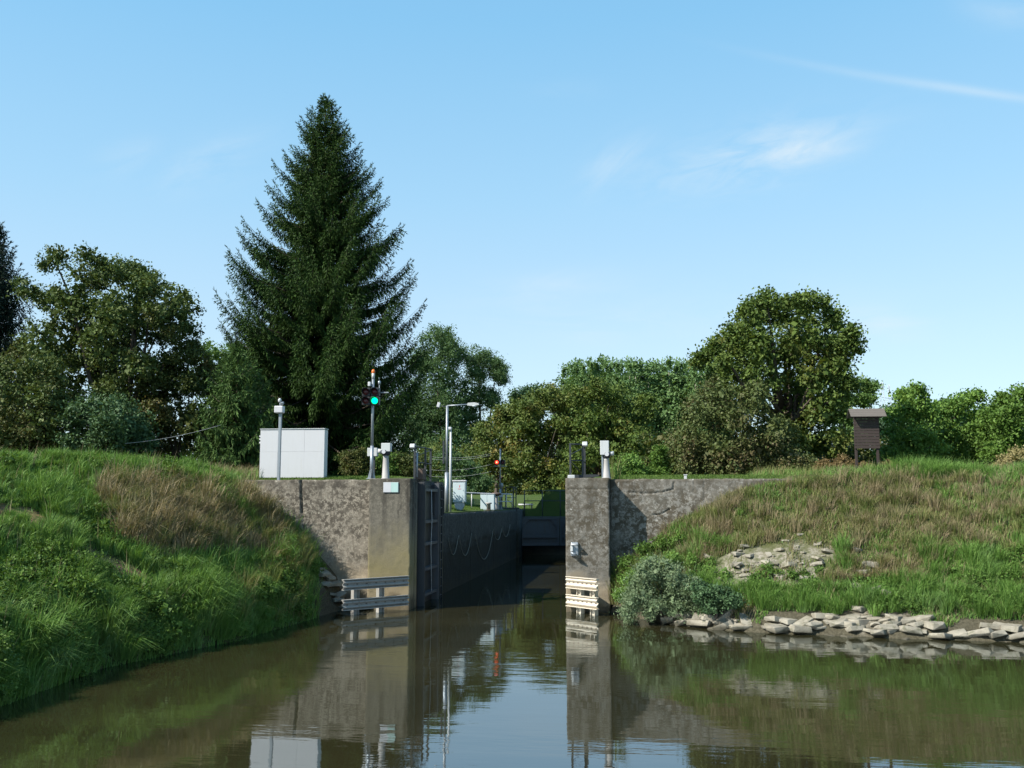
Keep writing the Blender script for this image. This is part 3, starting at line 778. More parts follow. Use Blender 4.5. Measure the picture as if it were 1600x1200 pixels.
pxtree('dry_bush', 'tan dry bush at the right edge on the bank top', 'bush', 40.0, 1590, [(1580, 722, 18), (1600, 712, 20), (1566, 735, 14), (1612, 730, 26), (1590, 742, 18)], .6, L_dry, 70, size=.13, per=14, csp=.28, trunk=(.04, 5.1), nb=5, crownname='foliage')
for i, (x, y, q) in enumerate(((1288, 728, 15), (1318, 722, 15), (1350, 730, 12), (1388, 728, 12))):
    lb = ('rusty brown weed clump at the foot of the maple', 'tall rusty weed clump left of the information board', 'low rusty weed clump between the legs of the information board', 'rusty weed clump just right of the information board')[i]
    pxtree('weed_clump', lb, 'weeds', 42.5 - .3 * i, x, [(x, y, q * .7), (x - q * .6, y + 6, q * .6), (x + q * .6, y + 7, q * .6), (x, y + 12, q * .8)], .35, L_weed, 74 + i, size=.10, per=12, csp=.22, cover=.7, trunk=(.02, 4.9), nb=6, crownname='foliage', group='rusty weeds')

def undergrowth(name, label, pts, mat, seed, size, csp, per, rad, hgt):
    r = np.random.default_rng(seed); lob = []
    for (x0, x1, Y) in pts:
        a = W(x0, 760, Y)[0]; b = W(x1, 760, Y)[0]
        for X in np.arange(a, b, rad * .75):
            for k in range(3):
                xx = X + r.normal() * rad * .3; yy = Y + r.uniform(-1, 1) * rad; q = rad * r.uniform(.7, 1.15)
                lob.append((np.array([xx, yy, float(height(xx, yy)) + q * .4 + k * hgt / 3 * r.uniform(.7, 1.1)]), q))
    V, Fq = crown(lob, size, per, r, csp, .75)
    tag(link(name, npmesh(name, V, Fq, mat)), label, 'undergrowth', kind='stuff')
undergrowth('undergrowth', 'dark undergrowth filling the gaps beneath the trees on the left', [(-80, 330, 54.0), (380, 560, 70.0)], L_darkbush, 90, .26, .5, 12, 1.3, 3.2)
undergrowth('undergrowth', 'dark undergrowth under the trees above the right bank', [(1030, 1330, 56.0), (1330, 1680, 62.0)], L_darkbush, 91, .26, .5, 12, 1.2, 2.4)
undergrowth('undergrowth', 'green undergrowth beyond the far end of the lock', [(560, 790, 150.0), (780, 1060, 142.0)], L_chest, 92, .36, .7, 12, 2.2, 8.0)
undergrowth('far_wood', 'far wood closing the view along the horizon', [(-300, 700, 230.0), (640, 1100, 330.0), (1100, 2000, 240.0)], L_farround, 93, .9, 2.0, 10, 4.0, 8.0)

# ------------------------------------------------------------------ shrubs on the banks
pxtree('willow_shrub', 'silvery willow shrub at the water beside the right pier', 'shrub', 31.0, 1030, [(1020, 888, 24), (1050, 900, 28), (1002, 920, 28), (1045, 935, 30), (1075, 918, 22), (1012, 950, 22), (1062, 952, 22), (1085, 940, 18), (988, 935, 20), (980, 958, 14), (1005, 895, 20), (1100, 955, 14)], .5, L_silver, 80, size=.11, per=16, csp=.24, trunk=(.03, 1.0), nb=8, aspect=.18, crownname='foliage', zb=.15)
pxtree('bank_shrub', 'leafy green shrub growing against the shaded right wing wall', 'shrub', 34.0, 1030, [(985, 882, 14), (1010, 865, 18), (1040, 852, 18), (1065, 845, 12), (1000, 895, 16), (1030, 880, 18), (978, 905, 10)], .25, L_bank, 81, size=.12, per=15, csp=.24, trunk=(.03, 2.0), nb=8, crownname='foliage')
pxtree('bank_shrub', 'yellow green leafy growth between the silvery willow shrub and the right wing wall', 'shrub', 32.6, 1040, [(985, 900, 16), (1015, 880, 14), (1050, 872, 16), (1080, 880, 14), (970, 930, 13), (1100, 895, 12)], .3, L_hedge, 84, size=.10, per=13, csp=.22, cover=.8, trunk=(.02, 1.6), nb=6, aspect=.22, crownname='foliage')
pxtree('bank_shrub', 'dull green shrub right of the silvery willow on the stones', 'shrub', 30.0, 1115, [(1095, 925, 16), (1120, 930, 18), (1140, 940, 15), (1105, 945, 16)], .35, L_bluebush, 82, size=.11, per=14, csp=.22, trunk=(.03, .9), nb=6, crownname='foliage')
pxtree('bank_shrub', 'small leafy shrub with red stems beside the left wing wall', 'shrub', 33.6, 478, [(478, 880, 15), (492, 890, 13), (470, 900, 15), (488, 912, 15), (460, 915, 13), (478, 930, 14)], .35, L_green, 83, size=.11, per=15, csp=.22, trunk=(.025, 1.3), nb=8, crownname='foliage')

# ------------------------------------------------------------------ grass
def blades(P, hgt, wid, r, lean=.45, wind=(0.12, 0.0), curl=.5):
    n = len(P)
    a = r.uniform(0, 2 * np.pi, n)
    ld = np.stack([np.cos(a), np.sin(a), np.zeros(n)], 1) * (r.random((n, 1)) * lean) + np.array([wind[0], wind[1], 0])
    sd = np.stack([-np.sin(a), np.cos(a), np.zeros(n)], 1)
    b2 = r.uniform(0, 2 * np.pi, n); sd = np.stack([np.cos(b2), np.sin(b2), np.zeros(n)], 1)
    h = hgt[:, None]; w = wid[:, None] if hasattr(wid, '__len__') else wid
    m = P + h * (np.array([0, 0, .58]) + ld * .42)
    t = P + h * (np.array([0, 0, 1.0]) * (1 - curl * np.linalg.norm(ld, axis=1, keepdims=True) ** 1.3) + ld * 1.25)
    V = np.stack([P - sd * w, P + sd * w, m + sd * w * .8, m - sd * w * .8, t + sd * w * .12, t - sd * w * .12], 1).reshape(-1, 3)
    I = np.arange(n)[:, None] * 6
    Fq = np.concatenate([I + [0, 1, 2, 3], I + [3, 2, 4, 5]], 1).reshape(-1, 4)
    return V, Fq

def scatter(n, x0, x1, y0, y1, r):
    X = r.uniform(x0, x1, n); Y = r.uniform(y0, y1, n); Z = height(X, Y)
    px, py = proj(np.stack([X, Y, Z], 1))
    return X, Y, Z, px, py

def inpoly(px, py, poly):
    c = np.zeros(len(px), bool); n = len(poly)
    for i in range(n):
        (ax, ay), (bx, by) = poly[i], poly[i - 1]
        c ^= ((ay > py) != (by > py)) & (px < (bx - ax) * (py - ay) / (by - ay + 1e-9) + ax)
    return c

M_g1 = leafmat('lush_grass', gain=2.0, cols=[(.038, .080, .015), (.062, .118, .024), (.105, .165, .045)], patch=(.085, .135, .05), pscale=.9, trans=.3)
M_g2 = leafmat('olive_grass', [(.058, .086, .022), (.098, .122, .036), (.15, .16, .058)], patch=(.165, .14, .068), pscale=.7, pth=(.42, .6), trans=.3)
M_g3 = leafmat('dry_grass', [(.115, .095, .052), (.17, .14, .082), (.235, .19, .12)], patch=(.08, .09, .036), pscale=.8, trans=.25)
M_g4 = leafmat('lawn_grass', gain=1.2, cols=[(.05, .095, .018), (.078, .128, .028), (.11, .16, .04)], trans=.3)

DRYL = [(150, 768), (250, 760), (340, 762), (410, 790), (470, 855), (490, 880), (420, 880), (340, 870), (250, 875), (180, 850), (140, 800)]

lush = []; olive = []; dry = []; lawn = []
r = np.random.default_rng(101)
# left bank
X, Y, Z, px, py = scatter(430000, -30, -8.8, 12.5, 36.5, r)
t_ = XW(Y) - X
ok = (t_ > -.15) & ~((px > 498) & (Z < 1.9)) & (px > -60) & (py < 1260) & ~((Y > Y1 - .02) & (X > xa + .3)) & (Z < 6)
ok &= r.random(len(X)) < np.clip(.22 + .78 * (22 / np.maximum(Y, 8)) ** 2 * .75, 0, 1)
X, Y, Z, px, py, t_ = [a[ok] for a in (X, Y, Z, px, py, t_)]
jit = 40 * (fbm(X * 1.2, Y * 1.2) - .5)
isdry = inpoly(px + jit, py + jit, DRYL) & (fbm(X * 1.1 + 4, Y * 1.1) > .40)
dpath = seg_dist(px, py + 12 * (fbm(X * 2, Y * 2) - .5), PATH)
cl = fbm(X * .9 + 3, Y * .9, 3); cl2 = fbm(X * 2.3 + 7, Y * 2.3, 3)
hg = (.10 + .30 * sst(.38, .68, cl) + .22 * sst(.42, .66, cl2)) * r.uniform(.55, 1.2, len(X))
hg *= np.where(t_ < 1.6, 1.25, 1.0)
keep = ~((dpath < 13) & (r.random(len(X)) < .35 + .6 * (fbm(X * 1.7 + 5, Y * 1.7, 4) < .5)))
hg = np.where(dpath < 22, hg * .5, hg)
P = np.stack([X, Y, Z], 1)
m = keep & ~isdry
lush.append(blades(P[m], hg[m], r.uniform(.006, .014, m.sum()), r, lean=.75, wind=(.06, -.02)))
m2 = keep & isdry
m2a = m2 & (r.random(len(X)) < .72)
dry.append(blades(P[m2a], hg[m2a] * 1.15 + .15, r.uniform(.004, .010, m2a.sum()), r, lean=.7, wind=(.1, 0)))
m2b = m2 & ~m2a
olive.append(blades(P[m2b], hg[m2b], r.uniform(.005, .011, m2b.sum()), r, lean=.7))
# seed heads on the left crest and among the grass
m3 = keep & (r.random(len(X)) < .010)
dry.append(blades(P[m3], r.uniform(.45, .85, m3.sum()), np.full(m3.sum(), .006), r, lean=.3))
# tussocks: blades that fan out of one root and arch over
def tufts(cx, cy, nb, hh, r, rootr=.09, wid=(.004, .009), arch=.5, fan=.9):
    """cx, cy: tuft roots; nb: blades each; hh: height of each tuft"""
    n = len(cx) * nb
    X0 = np.repeat(cx, nb); Y0_ = np.repeat(cy, nb); H_ = np.repeat(hh, nb)
    a = r.uniform(0, 2 * np.pi, n); q = np.sqrt(r.random(n))
    ox = np.cos(a) * q; oy = np.sin(a) * q
    xx = X0 + ox * rootr * (1 + H_); yy = Y0_ + oy * rootr * (1 + H_)
    zz = np.maximum(np.repeat(height(cx, cy), nb), -.05)
    P = np.stack([xx, yy, zz], 1)
    h = (H_ * r.uniform(.6, 1.1, n))[:, None]
    o = np.stack([ox, oy, 0 * ox], 1) * fan * .75 + unit(n, r) * np.array([.22, .22, 0]) + np.array([.08, -.02, 0])
    m = P + h * (np.array([0, 0, .62]) + o * .35)
    t = P + h * (np.array([0, 0, 1.0]) - np.array([0, 0, arch]) * (o ** 2).sum(1, keepdims=True) + o * 1.0)
    b2 = r.uniform(0, 2 * np.pi, n); sd = np.stack([np.cos(b2), np.sin(b2), np.zeros(n)], 1)
    w = r.uniform(*wid, n)[:, None]
    V = np.stack([P - sd * w, P + sd * w, m + sd * w * .85, m - sd * w * .85, t + sd * w * .1, t - sd * w * .1], 1).reshape(-1, 3)
    I = np.arange(n)[:, None] * 6
    return V, np.concatenate([I + [0, 1, 2, 3], I + [3, 2, 4, 5]], 1).reshape(-1, 4)
# left bank tussocks, thicker and taller at the water
n = 11500
TX, TY, TZ, tpx, tpy = scatter(n, -27, -9, 12.5, 35.0, r)
tt = XW(TY) - TX
f = fbm(TX * .8 + 3, TY * .8, 3); f2 = fbm(TX * .42 + 8, TY * .42 + 3, 3)
near_wall = (tpx > 485) | ((TY > Y1 - .3) & (TX > xa))
ok = (tt > .0) & (tpx > -60) & ~near_wall & ((seg_dist(tpx, tpy - 14, PATH) > 24) | (fbm(TX * 1.7 + 5, TY * 1.7, 4) > .50)) & (r.random(n) < .45 + .8 * sst(.40, .58, f))
jj = 60 * (fbm(TX * .9, TY * .9) - .5)
dl = inpoly(tpx + jj, tpy + jj, DRYL)
g_ = ok & (~dl | (f > .60))
hh_ = np.where(TY > 32.5, .6, 1.0) * np.where(tt > 5.5, .7, 1.0) * (.15 + .20 * sst(.4, .68, f) + .26 * sst(.45, .66, f2)) * r.uniform(.65, 1.25, n)
fr = g_ & (TY < 24); bk = g_ & (TY >= 24)
lush.append(tufts(TX[fr], TY[fr], 105, hh_[fr], r))
lush.append(tufts(TX[bk], TY[bk], 60, hh_[bk], r, wid=(.006, .011)))
d_ = ok & dl & ~g_ & (r.random(n) < .85)
dry.append(tufts(TX[d_], TY[d_], 46, r.uniform(.3, 1.0, d_.sum()) * (.5 + .75 * sst(.4, .6, f[d_])), r, wid=(.005, .010), fan=1.0, arch=.6))
d_ = ok & dl & (r.random(n) < .45)
olive.append(tufts(TX[d_], TY[d_], 40, r.uniform(.3, .8, d_.sum()), r, wid=(.005, .010), fan=.9))
# mounds of rank growth along the water, uneven, with gaps
n = 520
TY = r.uniform(12.5, 34.0, n); TX = XW(TY) - np.abs(r.normal(size=n)) * .75 - .02
f = fbm(TY * .9 + 1, TX * .5, 3)
tpx, tpy = proj(np.stack([TX, TY, TX * 0], 1))
k_ = (r.random(n) < .25 + 1.1 * sst(.40, .58, f)) & (tpx < 455)
lush.append(tufts(TX[k_], TY[k_], 140, (.24 + .52 * sst(.40, .66, f[k_])) * r.uniform(.7, 1.2, k_.sum()), r, rootr=.15, arch=.62, fan=1.15, wid=(.005, .011)))
k_ = (r.random(n) < .18) & (tpx > 360) & (tpx < 470)
olive.append(tufts(TX[k_], TY[k_], 90, r.uniform(.5, 1.0, k_.sum()), r, rootr=.12, arch=.5, fan=1.0))
# right bank tussocks
n = 4200
TX, TY, TZ, tpx, tpy = scatter(n, -.2, 15.5, 25.5, 37.5, r)
ss = TY - YW(TX)
ok = (ss > .75) & (TY < 35.6) & ~((TY > Y1 - .2) & (TX < 7.3)) & ~(np.hypot((tpx - 1200) / 110, (tpy - 888 + .12 * (tpx - 1200)) / 38) < 1)
f = fbm(TX * .8 + 13, TY * .8, 3)
ok &= r.random(n) < .3 + .8 * sst(.42, .6, f)
gb = (tpy + 60 * (f - .5) > 915) | (tpy < 752) | ((tpx > 1450) & (tpy > 870))
gb |= (fbm(TX * .7 + 40, TY * .7, 3) > .63) & (r.random(n) < .5)
k_ = ok & gb; lush.append(tufts(TX[k_], TY[k_], 70, (.25 + .4 * sst(.4, .65, f[k_])) * r.uniform(.7, 1.2, k_.sum()), r))
k_ = ok & ~gb & (r.random(n) < .55); olive.append(tufts(TX[k_], TY[k_], 60, r.uniform(.25, .6, k_.sum()), r, wid=(.005, .010)))
k_ = ok & ~gb & (r.random(n) < .62); dry.append(tufts(TX[k_] + .2, TY[k_], 45, r.uniform(.3, .7, k_.sum()), r, wid=(.004, .008), fan=.7))
n = 150
TX = r.uniform(1.2, 14, n); TX = TX[(fbm(TX * 1.3, TX * 0 + 2) > .44)]; TY = YW(TX) + r.uniform(.5, 1.3, len(TX))
lush.append(tufts(TX, TY, 90, r.uniform(.35, .7, len(TX)), r, arch=.6, fan=1.1))
# right bank
X, Y, Z, px, py = scatter(360000, -.3, 16.5, 25.0, 41.0, r)
s_ = Y - YW(X)
ok = (s_ > np.interp(X, [2.8, 3.1, 3.7, 4.0, 7.6, 7.9, 8.6, 9.0], [.55, .1, .1, .55, .75, .2, .2, .5])) & (px < 1680) & ~((Y > Y1 - .03) & (Y < Y1 + .62) & (X < 7.3)) & ~((Y > Y1) & (X < 7.2))
X, Y, Z, px, py, s_ = [a[ok] for a in (X, Y, Z, px, py, s_)]
jx = 46 * (fbm(X * 1.3, Y * 1.3) - .5)
gband = ((py + jx > 915) & (px > 1180)) | ((py + jx > 880) & (px > 1430)) | ((px < 1075) & (py + jx > 820)) | ((px + 2 * jx > 1480) & (py < 800)) | (py < 752 + jx * .3)
bare = (np.hypot((px - 1200) / 105, (py - 888 + .12 * (px - 1200)) / 36) < 1) | (np.hypot((px - 1390) / 30, (py - 945) / 26) < 1)
cl = fbm(X * .9 + 13, Y * .9, 3); cl2 = fbm(X * 2.4 + 3, Y * 2.4, 3)
hg = (.08 + .20 * sst(.38, .7, cl) + .16 * sst(.42, .68, cl2)) * r.uniform(.5, 1.2, len(X))
P = np.stack([X, Y, Z], 1)
u = r.random(len(X)); patch0 = fbm(X * 1.8 + 3, Y * 1.8)
keep = ~(bare & (u < .62 + .35 * (patch0 > .5))) & (u < np.where(gband, .95, .52 + .4 * sst(.4, .6, cl2)))
u2 = r.random(len(X))
patch = fbm(X * .7 + 40, Y * .7, 3)
isg = keep & ((gband & (u2 < .85)) | (~gband & (u2 < .05 + .16 * sst(.5, .65, patch))))
isd = keep & ~isg & (u2 > np.where(patch < .5, .60, .80))
iso = keep & ~isg & ~isd
hg = np.where(gband & (py > 870), hg * 1.35, hg)
lush.append(blades(P[isg], hg[isg], r.uniform(.006, .013, isg.sum()), r, lean=.75))
olive.append(blades(P[iso], hg[iso], r.uniform(.005, .011, iso.sum()), r, lean=.7))
dry.append(blades(P[isd], hg[isd] * 1.1 + .06, r.uniform(.004, .009, isd.sum()), r, lean=.7))
# tufts hanging over the water
n = 60
TX = r.uniform(-.5, 1.3, n); TY = YW(TX) + r.uniform(.1, 1.6, n)
olive.append(tufts(TX, TY, 50, r.uniform(.6, 1.2, n), r, fan=.6, arch=.35, wid=(.004, .009)))
lush.append(tufts(TX + .1, TY - .05, 60, r.uniform(.3, .8, n), r, fan=.9))
# lawns behind the walls
for (x0, x1, y0, y1, n) in ((-9, 2, YG + 3, 115, 30000), (xa - 2, XPL, Y1 + .62, 44, 36000), (XPR, 9, Y1 + .62, 44, 36000), (-12, XL - .75, 42, 66, 24000)):
    X, Y, Z, px, py = scatter(n, x0, x1, y0, y1, r)
    P = np.stack([X, Y, Z], 1)
    lawn.append(blades(P, r.uniform(.03, .10, n), np.full(n, .008), r, lean=.8))
# rank grass along the foot of the trees
X, Y, Z, px, py = scatter(26000, -34, -14, 36.5, 43, r)
dry_ = r.random(len(X)) < .45
P = np.stack([X, Y, Z], 1)
dry.append(blades(P[dry_], r.uniform(.2, .65, dry_.sum()), np.full(dry_.sum(), .008), r, lean=.5))
lush.append(blades(P[~dry_], r.uniform(.15, .5, (~dry_).sum()), np.full((~dry_).sum(), .009), r, lean=.6))
X, Y, Z, px, py = scatter(30000, 5, 24, 38, 48, r)
dry_ = r.random(len(X)) < .4
P = np.stack([X, Y, Z], 1)
olive.append(blades(P[dry_], r.uniform(.2, .6, dry_.sum()), np.full(dry_.sum(), .008), r, lean=.5))
lush.append(blades(P[~dry_], r.uniform(.1, .4, (~dry_).sum()), np.full((~dry_).sum(), .009), r, lean=.6))
# leafy weeds (nettles, docks) in low mounds among the grass
def weeds(name, label, cx, cy, rad, mat, seed, size=.10):
    rr = np.random.default_rng(seed); lob = []
    for x, y, q in zip(cx, cy, rad):
        z = max(0.0, float(height(x, y)))
        lob.append((np.array([x, y, z + q * .45]), q))
        for k in range(2):
            lob.append((np.array([x, y, z + q * .5]) + rr.normal(size=3) * q * np.array([.6, .6, .25]), q * rr.uniform(.4, .65)))
    V, Fq = crown(lob, size, 11, rr, .20, .9, aspect=.30, droop=.45, inner=.6)
    tag(link(name, npmesh(name, V, Fq, mat)), label, 'weeds', kind='stuff')
n = 620
TY = np.concatenate([r.uniform(12.5, 33.5, n), r.uniform(13, 33.5, 620)]); TX = XW(TY) - np.concatenate([np.abs(r.normal(size=n)) * .9 + .05, r.uniform(.8, 7.0, 620)])
tpx, tpy = proj(np.stack([TX, TY, height(TX, TY)], 1)); f = fbm(TX * .7 + 21, TY * .7, 3)
k_ = (tpx < 470) & (tpx > -60) & (f > .44) & (seg_dist(tpx, tpy, PATH) > 18) & ~inpoly(tpx, tpy, DRYL)
weeds('leafy_weeds', 'leafy green nettles and docks among the grass of the left bank', TX[k_], TY[k_], r.uniform(.16, .42, k_.sum()), L_bank, 300)
n = 260
TX = r.uniform(1.0, 14.5, n); TY = YW(TX) + np.abs(r.normal(size=n)) * 1.4 + .7
f = fbm(TX * .8 + 2, TY * .8, 3); k_ = (f > .48) & (TY < 34.5)
weeds('leafy_weeds', 'leafy green weeds above the stones of the right bank', TX[k_], TY[k_], r.uniform(.12, .34, k_.sum()), L_green, 301, .085)
for nm, parts, mt, lb in (('lush_grass', lush, M_g1, 'lush green grass covering both river banks'), ('olive_grass', olive, M_g2, 'olive half dried grass over the right bank'),
                          ('dry_grass', dry, M_g3, 'tan dry grass and seed stalks on the banks'), ('lawn_grass', lawn, M_g4, 'short mown lawn on top behind the lock walls')):
    V, Fq = merge(parts)
    tag(link(nm, npmesh(nm, V, Fq, mt)), lb, 'grass', kind='stuff')

# ------------------------------------------------------------------ stones
t = NT('pale_stone')
n1 = t.noise(t.pos(), 3, 5); n2 = t.noise(t.pos(), 25, 6, .7)
c = t.mix(t.ramp(n1, [(.35, 0), (.7, 1)]), (.27, .25, .20), (.165, .15, .118))
c = t.mix(t.ramp(n2, [(.5, 0), (.75, .6)]), c, (.16, .14, .11))
zz = t.n('ShaderNodeSeparateXYZ', {0: t.n('ShaderNodeNewGeometry').outputs['Position']}).outputs[2]
c = t.mix(t.ramp(t.noise(t.pos(loc=(3, 8, 1)), 4.5, 6, .7), [(.52, 0), (.66, .65)]), c, (.085, .088, .05))
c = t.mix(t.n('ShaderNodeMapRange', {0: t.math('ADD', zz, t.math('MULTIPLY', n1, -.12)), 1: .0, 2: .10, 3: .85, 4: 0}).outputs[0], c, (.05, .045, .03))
bp = t.n('ShaderNodeBump', {'Strength': .6, 'Distance': .02, 'Height': n2}).outputs[0]
M_stone = t.out(t.n('ShaderNodeBsdfPrincipled', {'Base Color': c, 'Roughness': .9, 'Specular IOR Level': .15, 'Normal': bp}).outputs[0])

def stone_mesh(r, name='stone', flat=.55):
    bm = bmesh.new()
    for a in (-1, 1):
        for b in (-1, 1):
            for c in (-1, 1):
                q = np.array([a, b, c]) * r.uniform(.62, 1.0, 3)
                bm.verts.new((q[0] * .5, q[1] * .42, q[2] * flat * .5))
    for p in unit(5, r): bm.verts.new((p[0] * .54, p[1] * .46, p[2] * flat * .56))
    res = bmesh.ops.convex_hull(bm, input=bm.verts)
    bmesh.ops.delete(bm, geom=[v for v in bm.verts if not v.link_faces], context='VERTS')
    bmesh.ops.dissolve_limit(bm, angle_limit=.25, verts=bm.verts, edges=bm.edges)
    bmesh.ops.bevel(bm, geom=list(bm.edges), offset=.03, segments=2, affect='EDGES', profile=.6, clamp_overlap=True)
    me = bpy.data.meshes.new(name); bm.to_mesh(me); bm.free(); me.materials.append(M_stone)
    return me
r = np.random.default_rng(55)
SM = [stone_mesh(r, 'riprap_stone') for _ in range(14)]
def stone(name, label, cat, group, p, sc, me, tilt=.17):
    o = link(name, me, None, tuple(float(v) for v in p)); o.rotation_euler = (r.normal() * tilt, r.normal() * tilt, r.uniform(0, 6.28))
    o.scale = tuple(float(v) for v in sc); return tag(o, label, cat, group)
def riprap(x0, x1, rows, step):
    x = x0
    while x < x1:
        for k in range(rows):
            X = x + r.normal() * .06 + (.2 if k % 2 else 0); Y = YW(X) + .04 + k * .24 + r.normal() * .05
            s = r.uniform(.26, .74)
            stone('riprap_stone', 'pale angular riprap stone at the waterline of the right bank', 'stone', 'riprap stones along the right bank',
                  (X, Y, max(.0, float(height(X, Y))) - .05 + r.normal() * .02), (s * r.uniform(.95, 1.4), s * .95, s * r.uniform(.42, .62)), SM[r.integers(len(SM))])
        x += step * r.uniform(.8, 1.2)
for (xa_, xb_, rows, st) in ((1058, 1176, 2, .26), (1196, 1282, 2, .26), (1282, 1445, 3, .29), (1445, 1500, 1, .42), (1500, 1650, 2, .30)):
    riprap(G(xa_, 988)[0], G(xb_, 995)[0], rows, st)
for (x, y, n) in ((1395, 962, 8), (1380, 945, 5), (1410, 975, 6)):
    for k in range(n):
        p = G(x + r.normal() * 14, y + r.normal() * 5, .75); z = float(height(p[0], p[1]))
        s = r.uniform(.4, .7)
        stone('riprap_stone', 'pale angular riprap stone in the heap spilling down the right bank', 'stone', 'heap of stones on the right bank', (p[0], p[1], z + .04), (s, s, s * .7), SM[r.integers(len(SM))])
for k in range(95):
    x, y = 1195 + r.normal() * 80, 886 + r.normal() * 22; y -= .12 * (x - 1200)
    p = None
    for Yt in np.arange(27, 35, .1):                      # walk along the sight line down to the slope
        q = W(x, y, Yt)
        if q[2] < float(height(q[0], Yt)): p = q; break
    if p is None: continue
    s = .09 + .36 * r.random() ** 2.2
    stone('chalky_rock', 'pale chalky rock half buried in the right bank slope', 'rock', 'chalky rocks on the slope', (p[0], p[1] + .1, float(height(p[0], p[1] + .1))), (s * 1.3, s, s * .6), SM[r.integers(len(SM))])
for k in range(26):
    X = XPL - 1.7 + k * .068 + r.normal() * .06; Y = 34.35 - abs(r.normal()) * .4
    s = r.uniform(.3, .55)
    stone('foot_stone', 'rough stone at the foot of the left wing wall', 'stone', 'stones at the foot of the left wing wall', (X, Y, max(0, float(height(X, Y))) + .02 + r.random() * .08), (s * 1.3, s, s * .55), SM[r.integers(len(SM))])

# ------------------------------------------------------------------ things on the left head
def lbl(o, l): o['label'] = l; return o
def hbar(prof_h, th): return [(0, -prof_h), (th, -prof_h), (th, prof_h), (0, prof_h)]

def px_box(x0, y0, x1, y1, Y):
    a = W(x0, y0, Y); b = W(x1, y1, Y)
    return (a[0] + b[0]) / 2, (a[2] + b[2]) / 2, b[0] - a[0], a[2] - b[2]

# white cabinet: three panel columns, two rows
cx, cz, cw, ch_ = px_box(407, 671, 505.5, 747, 37.2)
zb = float(height(cx, 37.2)) + .02
T = thing('metal_cabinet', 'large white panelled metal cabinet standing on the lawn below the tall spruce', 'cabinet', (cx, 37.2, zb))
top = cz + ch_ / 2 - zb
MB().box((0, .27, top / 2), (cw - .03, .44, top - .04), bev=.008).build('body', M_white, T)
ws = [.275, .415, .31]; x0 = -cw / 2
for i, f in enumerate(ws):
    x1 = x0 + cw * f
    for j, (z0, z1) in enumerate(((.02, top * .54), (top * .54, top))):
        MB().box(((x0 + x1) / 2, .03 + .003 * ((i + j) % 2), (z0 + z1) / 2), (x1 - x0 - .003, .03, z1 - z0 - .003), bev=.0015).build('door_panel', M_white, T)
    x0 = x1
mb = MB()
for z in (top * .80, top * .86, top * .73):
    mb.box((-cw / 2 - .03, .1, z), (.07, .06, .07), bev=.012)
mb.build('hinge', M_white, T)
MB().box((0, .25, top + .012), (cw + .03, .52, .03), bev=.006).build('roof_sheet', M_palegrey, T)
MB().box((0, .25, -.02), (cw - .1, .4, .08)).build('plinth', M_dark, T)

# camera pole
p = W(435.5, 746, 35.35)
T = thing('camera_pole', 'grey square pole with a white box and floodlights in front of the white cabinet', 'pole', (p[0], 35.35, ZT - .03))
h = W(435.5, 643, 35.35)[2] - ZT
MB().box((0, 0, h / 2), (.10, .10, h), bev=.012).build('pole', M_galv, T)
MB().box((0, 0, .012), (.24, .24, .024), bev=.004).build('base_plate', M_galv, T)
bx = MB(); bx.box((-.03, -.03, h + .10), (.33, .26, .26), bev=.03).build('camera_box', M_white, T)
MB().tube([(-.02, 0, h + .22), (-.02, 0, h + .40)], .03).box((.04, -.02, h + .31), (.14, .03, .03)).build('bracket', M_galv, T)
MB().lathe([(.035, 0), (.06, .02), (.065, .09), (.045, .13), (.01, .15)], (-.03, -.03, h + .37), 14).build('floodlight', M_palegrey, T)
MB().box((.07, -.05, h + .33), (.11, .12, .09), Matrix.Rotation(.4, 3, 'X'), bev=.015).build('floodlight', M_galv, T)

